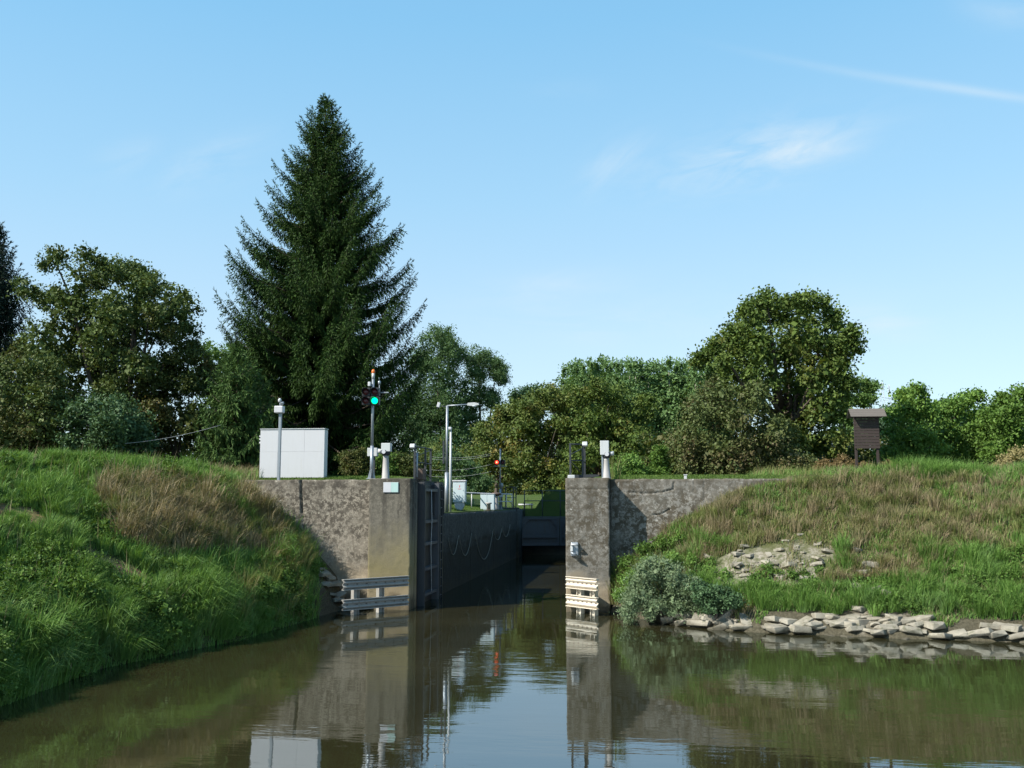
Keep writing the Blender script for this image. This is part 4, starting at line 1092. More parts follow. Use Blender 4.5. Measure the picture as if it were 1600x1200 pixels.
# signal masts
def signal(loc, h, label, lampdefs, head_h, near=True):
    T = thing('signal_mast', label, 'signal mast', loc)
    MB().tube([(0, 0, 0), (0, 0, h * .33)], .062, 12).build('lower_pole', M_galv, T)
    MB().tube([(0, 0, h * .33), (0, 0, h)], .048, 12).build('pole', M_galv, T)
    MB().box((0, 0, .015), (.3, .3, .03), bev=.004).build('base_plate', M_galv, T)
    mb = MB()
    for a in (0, 1, 2, 3):
        Rz = Matrix.Rotation(a * math.pi / 2, 3, 'Z')
        mb.poly([tuple(Rz @ Vector(q)) for q in ((.058, -.006, .03), (.14, -.006, .03), (.058, -.006, .36))], tuple(Rz @ Vector((0, .012, 0))))
    mb.build('gusset', M_galv, T)
    for (dx, dz, kind, cells) in lampdefs:
        # one housing with its lamps
        hd = MB().box((dx, -.14, head_h + dz), (.30, .20, .30 * 1.0), bev=.02).build('lamp_housing', M_black, T)
        lens = M_green_l if kind == 'green' else M_red_l if kind == 'red' else M_lens_off
        l = MB(); l.lathe([(.112, 0), (.112, .02), (.09, .045), (.03, .06)], (0, 0, 0), 20)
        bmesh.ops.rotate(l.bm, verts=l.bm.verts, matrix=Matrix.Rotation(math.pi / 2, 3, 'X'))
        bmesh.ops.translate(l.bm, verts=l.bm.verts, vec=(dx, -.235, head_h + dz))
        o = l.build('lamp_lens', lens, hd)
        o['label'] = {'green': 'lit green signal lamp', 'red': 'lit red signal lamp'}.get(kind, 'unlit dark red signal lamp')
        if kind == 'red':
            l = MB(); l.lathe([(.05, 0), (.04, .012), (.01, .018)], (0, 0, 0), 14)
            bmesh.ops.rotate(l.bm, verts=l.bm.verts, matrix=Matrix.Rotation(math.pi / 2, 3, 'X'))
            bmesh.ops.translate(l.bm, verts=l.bm.verts, vec=(dx, -.292, head_h + dz)); l.build('lamp_bulb', M_red_hot, hd)
        v = MB(); n = 14
        ri = []; ro = []
        for k in range(n + 1):
            a = math.pi * (-.12 + 1.24 * k / n)
            q = Vector((math.cos(a) * .135, 0, math.sin(a) * .135))
            ri.append(q)
        for k in range(n):
            a, b = ri[k], ri[k + 1]
            c0 = Vector((dx, -.24, head_h + dz))
            dep = lambda q: Vector((0, -.20 * (.45 + .55 * max(0, q.z / .135)), 0))
            v.poly([c0 + a, c0 + b, c0 + b + dep(b), c0 + a + dep(a)], (a + b) * .04)
        v.build('visor', M_black, hd)
    return T
p = W(580.5, 748, 34.62)
top = W(580.5, 592, 34.62)[2] - ZT
hh = W(580.5, 620, 34.62)[2] - ZT
T = signal((p[0], 34.62, ZT), top, 'tall near signal mast with four lamps, lower right one lit green', [(-.19, .15, '', 0), (.13, .15, '', 0), (-.19, -.17, '', 0), (.13, -.17, 'green', 0)], hh)
MB().tube([(0, 0, top), (0, 0, top + .20)], .055, 12).build('beacon_mount', M_palegrey, T)
MB().lathe([(.05, 0), (.062, .02), (.062, .09), (.04, .13), (.01, .145)], (0, 0, top + .20), 14).build('beacon', M_orange, T)
hs = W(580.5, 603, 34.62)[2] - ZT
MB().box((.12, 0, hs - .10), (.24, .03, .03)).box((.23, 0, hs + .02), (.03, .03, .26)).box((-.08, 0, hs + .02), (.16, .03, .03)).build('bracket', M_galv, T)
MB().box((-.12, -.04, hs + .06), (.10, .14, .16), bev=.02).build('camera', M_white, T)
MB().lathe([(.02, 0), (.05, .02), (.05, .12), (.03, .14)], (.23, 0, hs + .04), 12).build('siren', M_galv, T)
MB().box((.34, .1, hh + .16), (.42, .04, .04)).box((-.36, .1, hh + .14), (.10, .12, .06)).build('cross_arm', M_galv, T)

cx, cz, cw, ch_ = px_box(575, 700, 590, 713, 35.2)
T = thing('junction_box', 'small pale grey junction box on a post behind the green signal mast', 'box', (cx, 35.2, ZT))
MB().box((0, 0, cz - ZT), (cw, .2, ch_), bev=.012).build('box', M_palegrey, T)
MB().box((.05, .02, (cz - ch_ / 2 - ZT) / 2), (.06, .06, cz - ch_ / 2 - ZT - .004)).build('post', M_dark, T)

def pedestal(px, pyb, pyt, Y, boxpx, label, flip=1):
    p = W(px, pyb, Y); z = W(px, pyt, Y)[2] - ZT
    T = thing('drive_pedestal', label, 'gate drive', (p[0], Y, ZT))
    MB().lathe([(.17, 0), (.17, .03), (.135, .05), (.10, z * .9), (.10, z)], (0, 0, 0), 18).build('column', M_cast, T)
    m = MB().lathe([(.10, 0), (.15, .03), (.15, .16), (.11, .2)], (0, 0, z), 18)
    m.box((-.05 * flip, -.13, z + .12), (.20, .14, .16), bev=.03).build('gearbox', M_dark, T)
    mm = MB(); mm.tube([(-.12 * flip, -.06, z + .15), (-.27 * flip, -.06, z + .17)], .075, 14).build('motor', M_palegrey, T)
    mm = MB(); mm.tube([(-.03 * flip, -.2, z + .13), (-.03 * flip, -.24, z + .13)], .07, 14).build('hand_wheel', M_white, T)
    bw = (boxpx[2] - boxpx[0]) * Y / F; bh = (boxpx[3] - boxpx[1]) * Y / F
    c = W((boxpx[0] + boxpx[2]) / 2, (boxpx[1] + boxpx[3]) / 2, Y)
    MB().box((c[0] - p[0], -.05, c[2] - ZT), (bw, .26, bh), bev=.015).build('control_box', M_palegrey, T)
    return T
pedestal(602.5, 748, 712, 34.75, (597, 692.5, 612, 706), 'pale gate drive pedestal with a square white box on the left pier')
T = pedestal(947.5, 748, 716, 34.85, (938, 689, 951.5, 711), 'pale gate drive pedestal with an upright white box on the right pier', -1)
z = W(941, 711, 34.85)[2] - ZT
MB().box((-.13, -.05, z / 2), (.06, .06, z)).build('cable_duct', M_galv, T)

# sign on the pier
cx, cz, cw, ch_ = px_box(599.5, 754, 622, 769, Y0 - .03)
T = thing('pier_sign', 'small sign, half white and half pale green, on the left pier', 'sign', (cx, Y0 - .015, cz))
MB().box((0, 0, 0), (cw + .02, .03, ch_ + .02), bev=.004).build('back_plate', M_palegrey, T)
MB().box((-cw / 4, -.021, 0), (cw / 2, .012, ch_)).build('white_panel', M_white, T)
MB().box((cw / 4 + .001, -.021, 0), (cw / 2 - .002, .012, ch_)).build('green_panel', plain('pale_green_paint', (.33, .47, .44), .5, 0, .05), T)

# guard rails of the entrance
def fender(label, A, B, zs, hh, posts, mat, mat2, face):
    """W shaped guard rails from A (at the pier) to B (out in the river)"""
    A = Vector(A); B = Vector(B)
    T = thing('fender_rail', label, 'guard rail', (A.x, A.y, 0))
    d = (B - A); L = d.length; d.normalize()
    nrm = Vector((d.y, -d.x, 0)) * face                      # towards the channel
    for z in zs:
        prof = []
        N = 13
        for k in range(N):
            b = (k / (N - 1) - .5) * hh
            a = .045 * math.cos(b / hh * 4 * math.pi) * -1
            prof.append((a, b))
        back = [(a - .02, b) for a, b in reversed(prof)]
        m = MB(); m.sweep(prof + back, Vector((0, 0, z)), d * L + Vector((0, 0, z)), nrm)
        rail = m.build('rail', mat, T)
        m = MB(); m.box(tuple(Vector((0, 0, z + hh / 2 + .012)) + d * L / 2 - nrm * .02), (L, .13, .022), Matrix.Rotation(math.atan2(d.y, d.x), 3, 'Z')).build('top_flange', mat2, rail)
        m = MB(); m.box(tuple(Vector((0, 0, z - hh / 2 - .012)) + d * L / 2 - nrm * .02), (L, .13, .022), Matrix.Rotation(math.atan2(d.y, d.x), 3, 'Z')).build('bottom_flange', mat2, rail)
        m = MB()
        for k in range(7): m.box(tuple(Vector((0, 0, z)) + d * L * (k + .5) / 7 + nrm * -.035), (.06, .02, .03), Matrix.Rotation(math.atan2(d.y, d.x), 3, 'Z'))
        m.build('bolt_row', M_rust, rail)
    for s in posts:
        q = A + d * L * s - nrm * .16
        m = MB(); rot = Matrix.Rotation(math.atan2(d.y, d.x), 3, 'Z')
        zt = zs[0] - hh * .1
        o_ = q - A
        for a in (-.10, .10): m.box((o_.x + d.x * a, o_.y + d.y * a, zt / 2 - .6), (.02, .16, zt + 1.2), rot)
        m.box((o_.x, o_.y, zt / 2 - .6), (.19, .02, zt + 1.2), rot)
        m.build('post', mat, T)
    return T
zr = [W(641, 907, Y0)[2], W(641, 937, Y0)[2]]
fender('grey guard rails flaring out from the left pier above the water', (XL - .02, Y0 - .10, 0), (XL - 1.72, Y0 - 2.15, 0), zr, .30, (.40, .78), M_rail_l, M_rail_l, -1)
zr = [W(884, 909, Y0)[2], W(884, 937, Y0)[2]]
fender('cream guard rails flaring out from the right pier above the water', (XR + .02, Y0 - .10, 0), (XR + 1.08, Y0 - 1.25, 0), zr, .34, (.34, .78), M_rail_r, M_rail_r, 1)

# bracket lamp on the right pier
p = W(898, 858, Y0)
T = thing('pier_fixture', 'grey metal mooring fixture on the face of the right pier', 'fixture', (p[0], Y0, p[2]))
MB().box((0, -.04, .0), (.26, .08, .46), bev=.03).build('back_plate', M_galv, T)
MB().tube([(-.10, -.08, .15), (-.10, -.2, .16), (.10, -.2, .16), (.10, -.08, .15)], .035, 8).build('upper_bar', M_palegrey, T)
MB().tube([(-.10, -.08, -.13), (-.10, -.22, -.12), (.02, -.24, -.15), (.08, -.10, -.22)], .04, 8).build('hook', M_galv, T)
MB().box((-.09, -.11, .02), (.09, .08, .2), bev=.02).build('cheek', M_palegrey, T)

# open mitre gate leaf in the left recess (dark) with its walkway rail
T = thing('lock_gate', 'dark open lock gate leaf folded into the left lock wall', 'gate', (XL + .03, Y0 + 1.3, 0))
m = MB(); m.box((-.08, 1.35, 1.7), (.05, 2.7, 5.2)); m.build('skin_plate', M_dark, T)
for z in (.35, 1.25, 2.15, 2.95, 4.1):
    MB().box((.06, 1.35, z), (.24, 2.66, .10)).build('cross_beam', M_gate, T)
for y in (.03, 2.68):
    MB().box((.07, y, 1.72), (.30, .14, 5.3), bev=.01).build('end_post', M_gate if y > 1 else M_dark, T)
MB().tube([(.2, 1.2, 4.1), (.21, 1.3, 3), (.2, 1.2, 2.0), (.21, 1.35, .4)], .012, 6).build('hanging_cable', M_palegrey, T)
T = thing('ladder', 'dark steel ladder fixed to the left lock wall beside the gate leaf', 'ladder', (XL + .08, Y0 + 4.95, 0))
for y in (0, .5): MB().box((0, y, 1.9), (.07, .05, 5.0)).build('stile', M_dark, T)
for k in range(14): MB().tube([(0, 0, -.3 + k * .34), (0, .5, -.3 + k * .34)], .022, 6).build('rung', M_gate, T)

def railframe(label, pts, h, loc, brace=True, lamp=None, mat=None):
    T = thing('rail_frame', label, 'railing', loc)
    mat = mat or M_dark
    for (x, y) in pts: MB().box((x, y, h / 2), (.07, .07, h), bev=.006).build('post', mat, T)
    m = MB()
    for (a, b) in zip(pts, pts[1:]):
        for z in (h - .03, h * .52):
            m.tube([(a[0], a[1], z), (b[0], b[1], z)], .022, 8)
    m.build('cross_rail', mat, T)
    if brace:
        a, b = pts[0], pts[-1]
        m = MB(); m.tube([(a[0], a[1], h * .68), (b[0], b[1], h * .95)], .018, 6); m.tube([(a[0], a[1], h * .5), (b[0], b[1], .12)], .018, 6); m.build('brace', mat, T)
    if lamp:
        x, y = lamp
        MB().box((x, y, h - .02), (.18, .16, .15), Matrix.Rotation(-.3, 3, 'X'), bev=.02).build('floodlight', M_palegrey, T)
    return T
p = W(647, 748, 34.9); hf = W(647, 695, 34.9)[2] - ZT
T = railframe('dark railing frame with a small floodlight on the left pier edge', [(0, 0), (.18, 1.0), (.20, 1.9)], hf, (XL - .08, 34.95, ZT - .03), lamp=(-.08, -.02))
MB().tube([(.06, .1, .1), (.06, .1, hf * .8)], .04, 8).build('winch_post', M_galv, T)
MB().box((.08, .6, .22), (.3, .5, .4), bev=.03).build('winch', M_rust, T)
T = railframe('dark railing frame walkway above the ladder on the left lock wall', [(0, 0), (0, 1.0), (0, 2.0)], 1.15, (XL + .06, Y0 + 3.9, ZT - 1.3), brace=False)
p = W(890, 748, 34.9); hf = W(890, 692, 34.9)[2] - ZT
T = railframe('dark steel railing frame with diagonal brace and lamp on the right pier', [(0, 0), (.42, .35), (.44, 1.5)], hf, (p[0] + .03, 34.9, ZT - .01), lamp=(.5, .35))
MB().box((.04, -.08, .07), (.25, .2, .14), bev=.02).build('foot_block', M_palegrey, T)
cx, cz, cw, ch_ = px_box(893, 740, 936, 744, 35.1)
T = thing('flat_steel_beam', 'dark flat steel arm lying on top of the right pier', 'arm', (cx, 35.15, ZT + .0))
MB().poly([(-cw / 2, 0, .02), (cw / 2 - .2, 0, .06), (cw / 2, 0, .1), (cw / 2, 0, .15), (cw / 2 - .25, 0, .16), (-cw / 2, 0, .14)], (0, .22, 0)).build('arm', M_dark, T)
MB().box((-cw / 4, .11, .01), (.16, .16, .03)).box((cw / 4, .11, .035), (.1, .16, .07)).build('foot', M_rust, T)
T = thing('white_stake', 'tiny white marker stake on the lawn above the right wing wall', 'stake', (W(1071, 742, 36)[0], 36, float(height(W(1071, 742, 36)[0], 36))))
MB().box((0, 0, .1), (.10, .05, .2), bev=.01).build('post', M_white, T); MB().box((0, 0, .21), (.14, .08, .03), bev=.008).build('cap', M_white, T)

# ------------------------------------------------------------------ things along the chamber
def gz(x, Y): return float(height(x, Y))
p = W(697.5, 800, 43.0)
T = thing('street_lamp', 'tall lamp post with one arm reaching right beside the lock chamber', 'street lamp', (p[0], 43.0, gz(p[0], 43)))
zt = W(697.5, 634, 43)[2] - gz(p[0], 43)
MB().tube([(0, 0, 0), (0, 0, zt * .37)], .085, 10).build('lower_pole', M_galv, T)
MB().tube([(0, 0, zt * .37), (0, 0, zt)], .055, 10).build('pole', M_galv, T)
MB().tube([(0, 0, zt), (.4, 0, zt + .02), (.98, 0, zt + .05)], .03, 8).build('arm', M_galv, T)
m = MB(); m.poly([(.90, -.09, zt + .0), (1.16, -.09, zt - .03), (1.42, -.09, zt + .02), (1.40, -.09, zt + .09), (1.2, -.09, zt + .13), (.92, -.09, zt + .11)], (0, .2, 0)).build('lamp_head', M_palegrey, T)
MB().lathe([(.02, -.06), (.10, -.03), (.12, .0)], (1.2, 0, zt - .02), 12).build('lamp_glass', M_glass, T)
MB().box((-.14, -.02, zt * .56), (.08, .1, 1.0), bev=.01).build('switch_box', M_dark, T)
MB().tube([(0, 0, zt - .06), (-.3, 0, zt)], .02, 6).build('side_arm', M_dark, T)
MB().box((-.38, 0, zt + .04), (.13, .14, .22), Matrix.Rotation(.25, 3, 'Y'), bev=.02).build('floodlight', M_white, T)

p = W(703.5, 785, 44.5); zb = gz(p[0], 44.5)
T = thing('beacon_pole', 'thin pale pole with a white cap just right of the lamp post', 'pole', (p[0], 44.5, zb))
zt = W(703.5, 672, 44.5)[2] - zb
MB().tube([(0, 0, 0), (0, 0, zt)], [.06, .045], 10).build('pole', M_palegrey, T)
MB().box((-.04, -.03, zt + .07), (.18, .18, .13), bev=.03).build('cap', M_white, T)
p = W(702, 800, 42.0); zb = gz(p[0], 42.0)
T = thing('bollard', 'dark round mooring bollard at the foot of the lamp post', 'bollard', (p[0], 42.0, zb))
MB().lathe([(.13, -.02), (.12, .28), (.18, .31), (.18, .36), (.14, .38)], n=16).build('post', M_dark, T)
MB().lathe([(.19, 0), (.19, .02), (.15, .03)], (0, 0, -.005), 16).build('base_flange', M_rust, T)

Yc = 50.0
cx, cz, cw, ch_ = px_box(708.5, 752.5, 728, 785, Yc); zb = gz(cx, Yc)
T = thing('switch_cabinet', 'pale switch cabinet with a red mark standing on a narrow foot', 'cabinet', (cx, Yc, zb))
MB().box((0, 0, cz - zb), (cw, .34, ch_), bev=.012).build('body', M_cab, T)
MB().box((0, -.177, cz - zb), (cw - .07, .014, ch_ - .14), bev=.004).build('door', M_cab, T)
MB().box((0, 0, cz + ch_ / 2 - zb + .035), (cw + .05, .42, .07), bev=.015).build('lid', M_white, T)
zl = cz - ch_ / 2 - zb
MB().poly([(-cw * .36, -.13, zl), (cw * .36, -.13, zl), (cw * .36, -.13, zl * .5), (cw * .2, -.13, -.02), (-cw * .2, -.13, -.02), (-cw * .36, -.13, zl * .5)], (0, .26, 0)).build('foot', M_palegrey, T)
M_redp = plain('red_sign_paint', (.62, .06, .07), .5, 0, .05)
m = MB(); mz = cz - zb + ch_ * .24
m.poly([(.03, -.19, mz + .10), (.0, -.19, mz + .02), (.025, -.19, mz + .02), (.01, -.19, mz - .05), (.055, -.19, mz + .035), (.03, -.19, mz + .035), (.05, -.19, mz + .10)], (0, .006, 0))
m.box((.02, -.188, mz - .10), (.16, .006, .02)); m.build('warning_mark', M_redp, T)

# white railing
Yr = 55.0
a = W(728, 770, Yr); b = W(800, 770, 64.0)
zb = gz(a[0], Yr)
T = thing('white_railing', 'thin white tube railing behind the switch cabinets', 'railing', (a[0], Yr, zb))
hz = a[2] - zb; dx, dy = b[0] - a[0], 64.0 - Yr
m = MB(); m.tube([(0, 0, hz), (dx, dy, hz)], .035, 8); m.build('top_rail', M_white, T)
m = MB(); m.tube([(dx * .5, dy * .5, hz * .45), (dx, dy, hz * .45)], .025, 8); m.build('mid_rail', M_white, T)
for f in (.11, .36, .62, .86, 1.0): MB().tube([(dx * f, dy * f, -.03), (dx * f, dy * f, hz)], .03, 8).build('post', M_white, T)
Yb = 57.0
cx, cz, cw, ch_ = px_box(751.5, 772, 773, 797, Yb); zb = gz(cx, Yb)
T = thing('control_cabinet', 'low wide pale cabinet standing behind the stone capstan', 'cabinet', (cx, Yb, zb))
hh = cz + ch_ / 2 - zb
MB().box((0, 0, hh / 2), (cw, .4, hh), bev=.012).build('body', M_cab, T)
MB().box((-cw / 4, -.206, hh / 2), (cw / 2 - .04, .014, hh - .1), bev=.004).build('door', M_cab, T); MB().box((cw / 4, -.206, hh / 2), (cw / 2 - .04, .014, hh - .1), bev=.004).build('door', M_cab, T)
MB().box((0, 0, hh + .015), (cw + .04, .46, .03), bev=.006).build('lid', M_white, T)
p = W(775, 797, 59.0); zb = gz(p[0], 59); zt = W(775, 770, 59)[2] - zb
T = thing('capstan', 'mushroom shaped capstan column with a dark head beside the chamber', 'capstan', (p[0], 59.0, zb))
MB().lathe([(.20, -.02), (.17, .1), (.13, zt * .75), (.13, zt * .84)], n=16).build('column', M_cast, T)
MB().lathe([(.14, zt * .82), (.30, zt * .88), (.33, zt * .95), (.25, zt), (.1, zt * 1.02)], n=18).build('head', M_rust, T)
p = W(763.5, 797, 56.0); zb = gz(p[0], 56)
T = thing('bollard', 'small grey bollard in front of the low wide cabinet', 'bollard', (p[0], 56.0, zb))
MB().lathe([(.12, -.02), (.11, .34), (.18, .37), (.18, .42), (.14, .44)], n=16).build('post', M_cast, T)
MB().lathe([(.19, 0), (.19, .02), (.15, .03)], (0, 0, -.005), 16).build('base_flange', M_rust, T)

p = W(781.5, 797, 63.0); zb = gz(p[0], 63)
T = signal((p[0], 63.0, zb), W(781.5, 701, 63)[2] - zb, 'far signal mast with two lamps, left one lit red', [(-.19, 0, 'red', 0), (.19, 0, '', 0)], W(781.5, 722.5, 63)[2] - zb)
zz = W(781.5, 728.5, 63)[2] - zb
MB().box((0, -.12, zz), (.85, .3, .03)).build('shelf', M_galv, T)
zz = W(781.5, 774, 63)[2] - zb
MB().box((.05, -.1, zz), (.28, .16, .24), bev=.015).build('junction_box', M_palegrey, T)

# upper gate: two mitred steel leaves
zg = W(845, 808.5, YG)[2]; 
T = thing('upper_gate', 'grey steel mitre gate closing the far end of the lock chamber', 'gate', (XL, YG, 0))
wl = (XR - XL)
leafL = 3.05
for sg, x0 in ((1, 0.0), (-1, wl)):
    m = MB()
    rot = math.atan2(.9, wl / 2) * sg
    def q(u, v, z): return (x0 + sg * u * math.cos(rot), v + u * abs(math.sin(rot)), z)
    zb_ = W(845, 853, YG)[2]
    L = (wl / 2) / math.cos(rot) - .02
    leaf = MB().poly([q(0, 0, zb_), q(L, 0, zb_), q(L, 0, zg), q(0, 0, zg)], (0, .06, 0)).build('gate_leaf', M_gate, T)
    MB().poly([q(0, -.16, zg - .14), q(L, -.16, zg - .14), q(L, -.16, zg), q(0, -.16, zg)], (0, .16, 0)).build('top_beam', M_gate, leaf)
    for z in (1.32, zb_ + .1):
        MB().poly([q(.05, -.20, z - .09), q(L, -.20, z - .09), q(L, -.20, z + .09), q(.05, -.20, z + .09)], (0, .2, 0)).build('cross_beam', M_gate, leaf)
    for u0, u1 in ((.0, .16), (L - .16, L)):
        MB().poly([q(u0, -.18, zb_ + .2), q(u1, -.18, zb_ + .2), q(u1, -.18, zg - .15), q(u0, -.18, zg - .15)], (0, .17, 0)).build('end_post', M_gate, leaf)
    MB().poly([q(.16, -.14, zg - .15), q(.62, -.14, zg - .15), q(.16, -.14, zg - .75)], (0, .13, 0)).build('corner_gusset', M_gate, leaf)
    MB().poly([q(L - .16, -.14, zg - .15), q(L - .62, -.14, zg - .15), q(L - .16, -.14, zg - .75)], (0, .13, 0)).build('corner_gusset', M_gate, leaf)
V, Fc = boxvf(XL - .1, XR + .1, YG + 1.15, YG + 1.9, -1.6, zb_ + .05)
tag(link('concrete_sill', npmesh('concrete_sill', V, Fc, M_chamber)), 'dark wet concrete sill under the far lock gate', 'sill')
# walkway railing beyond the gate
T = thing('gate_railing', 'dark thin two rail railing above the far lock gate', 'railing', (XL, YG + 1.6, zg))
hr = W(845, 767, YG + 1.6)[2] - zg
m = MB()
for f in (1.0, .62): m.tube([(.1, 0, hr * f), (wl - .1, 0, hr * f)], .03, 8)
m.build('rail', M_dark, T)
for k in range(5): MB().tube([(.1 + k * (wl - .2) / 4, 0, -.6), (.1 + k * (wl - .2) / 4, 0, hr)], .035, 8).build('post', M_dark, T)
MB().box((wl / 2, 0, .03), (wl, .5, .05)).build('walkway', M_gate, T)
T = thing('white_barrier', 'short white horizontal barrier pipe beyond the far gate', 'barrier', (W(812, 800, YG + 4)[0], YG + 4, float(height(W(812, 800, YG + 4)[0], YG + 4)) + .3))
MB().tube([(-.1, 0, .0), (1.0, 0, .0)], .06, 10).build('bar', M_white, T)
MB().box((.35, .02, -.2), (.12, .12, .75)).build('post', M_dark, T); MB().box((.9, .02, -.2), (.1, .1, .6)).build('post', M_dark, T)
# upper gate rail cluster on the left wall end
T = railframe('dark steel gate machinery frame at the far end of the left chamber wall', [(0, 0), (.5, .2), (.55, 1.4)], 1.55, (XL - .75, YG - 2.6, ZC), lamp=None)
MB().lathe([(.10, 0), (.10, 1.5), (.16, 1.52), (.14, 1.75), (.05, 1.8)], (-.35, .3, 0), 12).build('winch_column', M_cast, T)
MB().box((.1, .2, .08), (1.6, .3, .12), bev=.02).build('rack_arm', M_dark, T)
# concrete step at the upper head
V, Fc = boxvf(XL - 1.4, XL + .14, YG - 2.9, YG - .35, -1.5, ZC + .03)
tag(link('concrete_abutment', npmesh('concrete_abutment', V, Fc, M_chamber)), 'dark concrete gate abutment at the far end of left chamber wall', 'wall')
# green mesh fence
Yf = 68.0
a = W(727, 780, Yf); b = W(752, 780, Yf); zb = gz(a[0], Yf)
T = thing('mesh_fence', 'low green wire mesh fence beyond the switch cabinet', 'fence', (a[0], Yf, zb))
M_gf = plain('green_fence_wire', (.04, .17, .08), .5, 0, .05)
wf = b[0] - a[0]; hf = a[2] - zb
m = MB()
for k in range(12): m.box((wf * k / 11, 0, hf / 2), (.012, .012, hf))
for k in range(8): m.box((wf / 2, 0, hf * (k + .5) / 8), (wf, .014, .012))
m.build('mesh_panel', M_gf, T)
for x in (0, wf / 2, wf): MB().box((x, .04, hf / 2), (.05, .05, hf + .1)).build('post', M_gf, T)

# ropes on the chamber wall
def ropes(label, y0, y1, z0, sag, r_=.014):
    pts = []
    for k in range(17):
        f = k / 16
        pts.append((XL + .05, y0 + (y1 - y0) * f, z0 - sag * (1 - (2 * f - 1) ** 2)))
    o = MB().tube(pts, r_, 6).build('mooring_rope', M_rope)
    return tag(o, label, 'rope', 'ropes hung along the chamber wall')
M_rope = plain('rope', (.24, .23, .19), .9, 0, .2, 20)
def cy(px): return XL * F / (px - 980)
for i, (x0, x1, z0, sg, lb) in enumerate(((699, 715, 2.2, .75, 'nearest short rope loop on the dark chamber wall'), (716, 736, 2.2, .95, 'second rope loop from the lamp post on the dark chamber wall'), (742, 770, 2.1, 1.35, 'deepest rope loop in the middle of the dark chamber wall'), (771, 784, 2.15, .6, 'third small rope loop towards the far gate'), (784, 797, 2.3, .7, 'last rope loop before the far gate'))):
    ropes(lb, cy(x0), cy(x1), z0, sg)

# ------------------------------------------------------------------ cables
def cable(label, pts, rad, mat, group=None):
    o = MB().tube(pts, rad, 6).build('overhead_cable', mat); return tag(o, label, 'cable', group)
M_wire = plain('pale_wire', (.28, .29, .29), .6, 0, .05)
def sagline(a, b, sag, n=14):
    a = np.array(a); b = np.array(b)
    return [tuple(a + (b - a) * f - np.array([0, 0, sag * 4 * f * (1 - f)])) for f in np.linspace(0, 1, n)]
cable('white cable sagging across the dark trees left of the white cabinet', sagline(W(195, 693, 41.0), W(345, 664, 43.5), .12), .009, M_wire)
for i, (ya, yb) in enumerate(((711.5, 709), (715, 711.5), (732, 726), (742, 737))):
    cable('thin pale overhead wire, %s of the four right of the lamp poles' % ('highest', 'second highest', 'third', 'lowest')[i], sagline(W(672, ya + 2, 112), W(768, yb - .5, 112), .3), .012, M_wire, 'overhead wires')

# ------------------------------------------------------------------ information board
Ybd = 37.0
a = W(1336, 700, Ybd); b = W(1374.5, 700, Ybd); zb = min(gz(a[0], Ybd), gz(b[0], Ybd))
t = NT('dark_board_wood')
pz = t.n('ShaderNodeTexCoord').outputs['Object']
n1 = t.noise(t.n('ShaderNodeMapping', {0: pz, 'Scale': (1.5, 1.5, 30)}).outputs[0], 2, 5)
n2 = t.noise(pz, 9, 4)
c = t.mix(n1, (.026, .019, .017), (.052, .040, .036)); c = t.mix(t.ramp(n2, [(.5, 0), (.8, .5)]), c, (.035, .026, .022))
M_board = t.out(t.n('ShaderNodeBsdfPrincipled', {'Base Color': c, 'Roughness': .75, 'Specular IOR Level': .2}).outputs[0])
M_roofw = plain('weathered_roof_wood', (.115, .10, .085), .85, 0, .3, 7)
T = thing('information_board', 'dark wooden notice board with a small pitched roof on two legs', 'board', (a[0], Ybd, zb))
wb = b[0] - a[0]; zt = W(1355, 650, Ybd)[2] - zb; zl = W(1355, 701, Ybd)[2] - zb
for x in (.045, wb - .06): MB().box((x, .06, zt / 2 - .1), (.085, .085, zt + .2), bev=.006).build('leg', M_board, T)
m = MB(); n = 11
for k in range(n):
    z0 = zl + (zt - zl) * k / n; z1 = zl + (zt - zl) * (k + 1) / n
    m.box((wb / 2, -.005 + .004 * (k % 2), (z0 + z1) / 2), (wb + .02, .03, z1 - z0 - .008), Matrix.Rotation(-.06, 3, 'X'), bev=.003)
m.build('panel', M_board, T)
xo = W(1326.5, 645, Ybd)[0] - a[0]; x1 = W(1382, 645, Ybd)[0] - a[0]
zr = W(1355, 639.5, Ybd)[2] - zb; ze = W(1355, 651.5, Ybd)[2] - zb - .02
for sg in (-1, 1):
    m = MB()
    for k in range(4):
        f0, f1 = k / 4, (k + 1.12) / 4
        ya, yb = .06 + sg * .34 * f0, .06 + sg * .34 * f1
        za, zb2 = zr + (ze - zr) * f0 + .012 * (3 - k) * 0, zr + (ze - zr) * f1
        m.poly([(xo, ya, za + .01), (x1, ya, za + .01), (x1, yb, zb2 + .018), (xo, yb, zb2 + .018)], (0, 0, .022))
    m.build('roof', M_roofw, T)
MB().poly([(wb * .5 - wb / 2, .02, zt), (wb, .02, zt), (wb, .02, zr - .02), (0, .02, zr - .02)], (0, .05, 0)).build('gable_board', M_board, T)

# ------------------------------------------------------------------ low brick wall behind the left lawn, bush wood
t = NT('dull_red_brick')
bk = t.n('ShaderNodeTexBrick', {'Vector': t.pos(obj=True, rot=(math.pi / 2, 0, 0)), 'Color1': (.20, .06, .045, 1), 'Color2': (.14, .045, .035, 1), 'Mortar': (.16, .13, .11, 1), 'Scale': 4.0})
M_brick = t.out(t.n('ShaderNodeBsdfPrincipled', {'Base Color': bk.outputs[0], 'Roughness': .9}).outputs[0])
a = W(322, 732, 44.0); b = W(405, 738, 44.0); zb = PL
T = thing('low_wall', 'low dull red strip of wall under the young spruce', 'wall', (a[0], 44.0, zb))
MB().box(((b[0] - a[0]) / 2, .15, .12), (b[0] - a[0], .3, .50), bev=.01).build('brickwork', M_brick, T)
MB().box(((b[0] - a[0]) / 2, .15, .395), (b[0] - a[0] + .04, .36, .05), bev=.01).build('coping', M_rust, T)

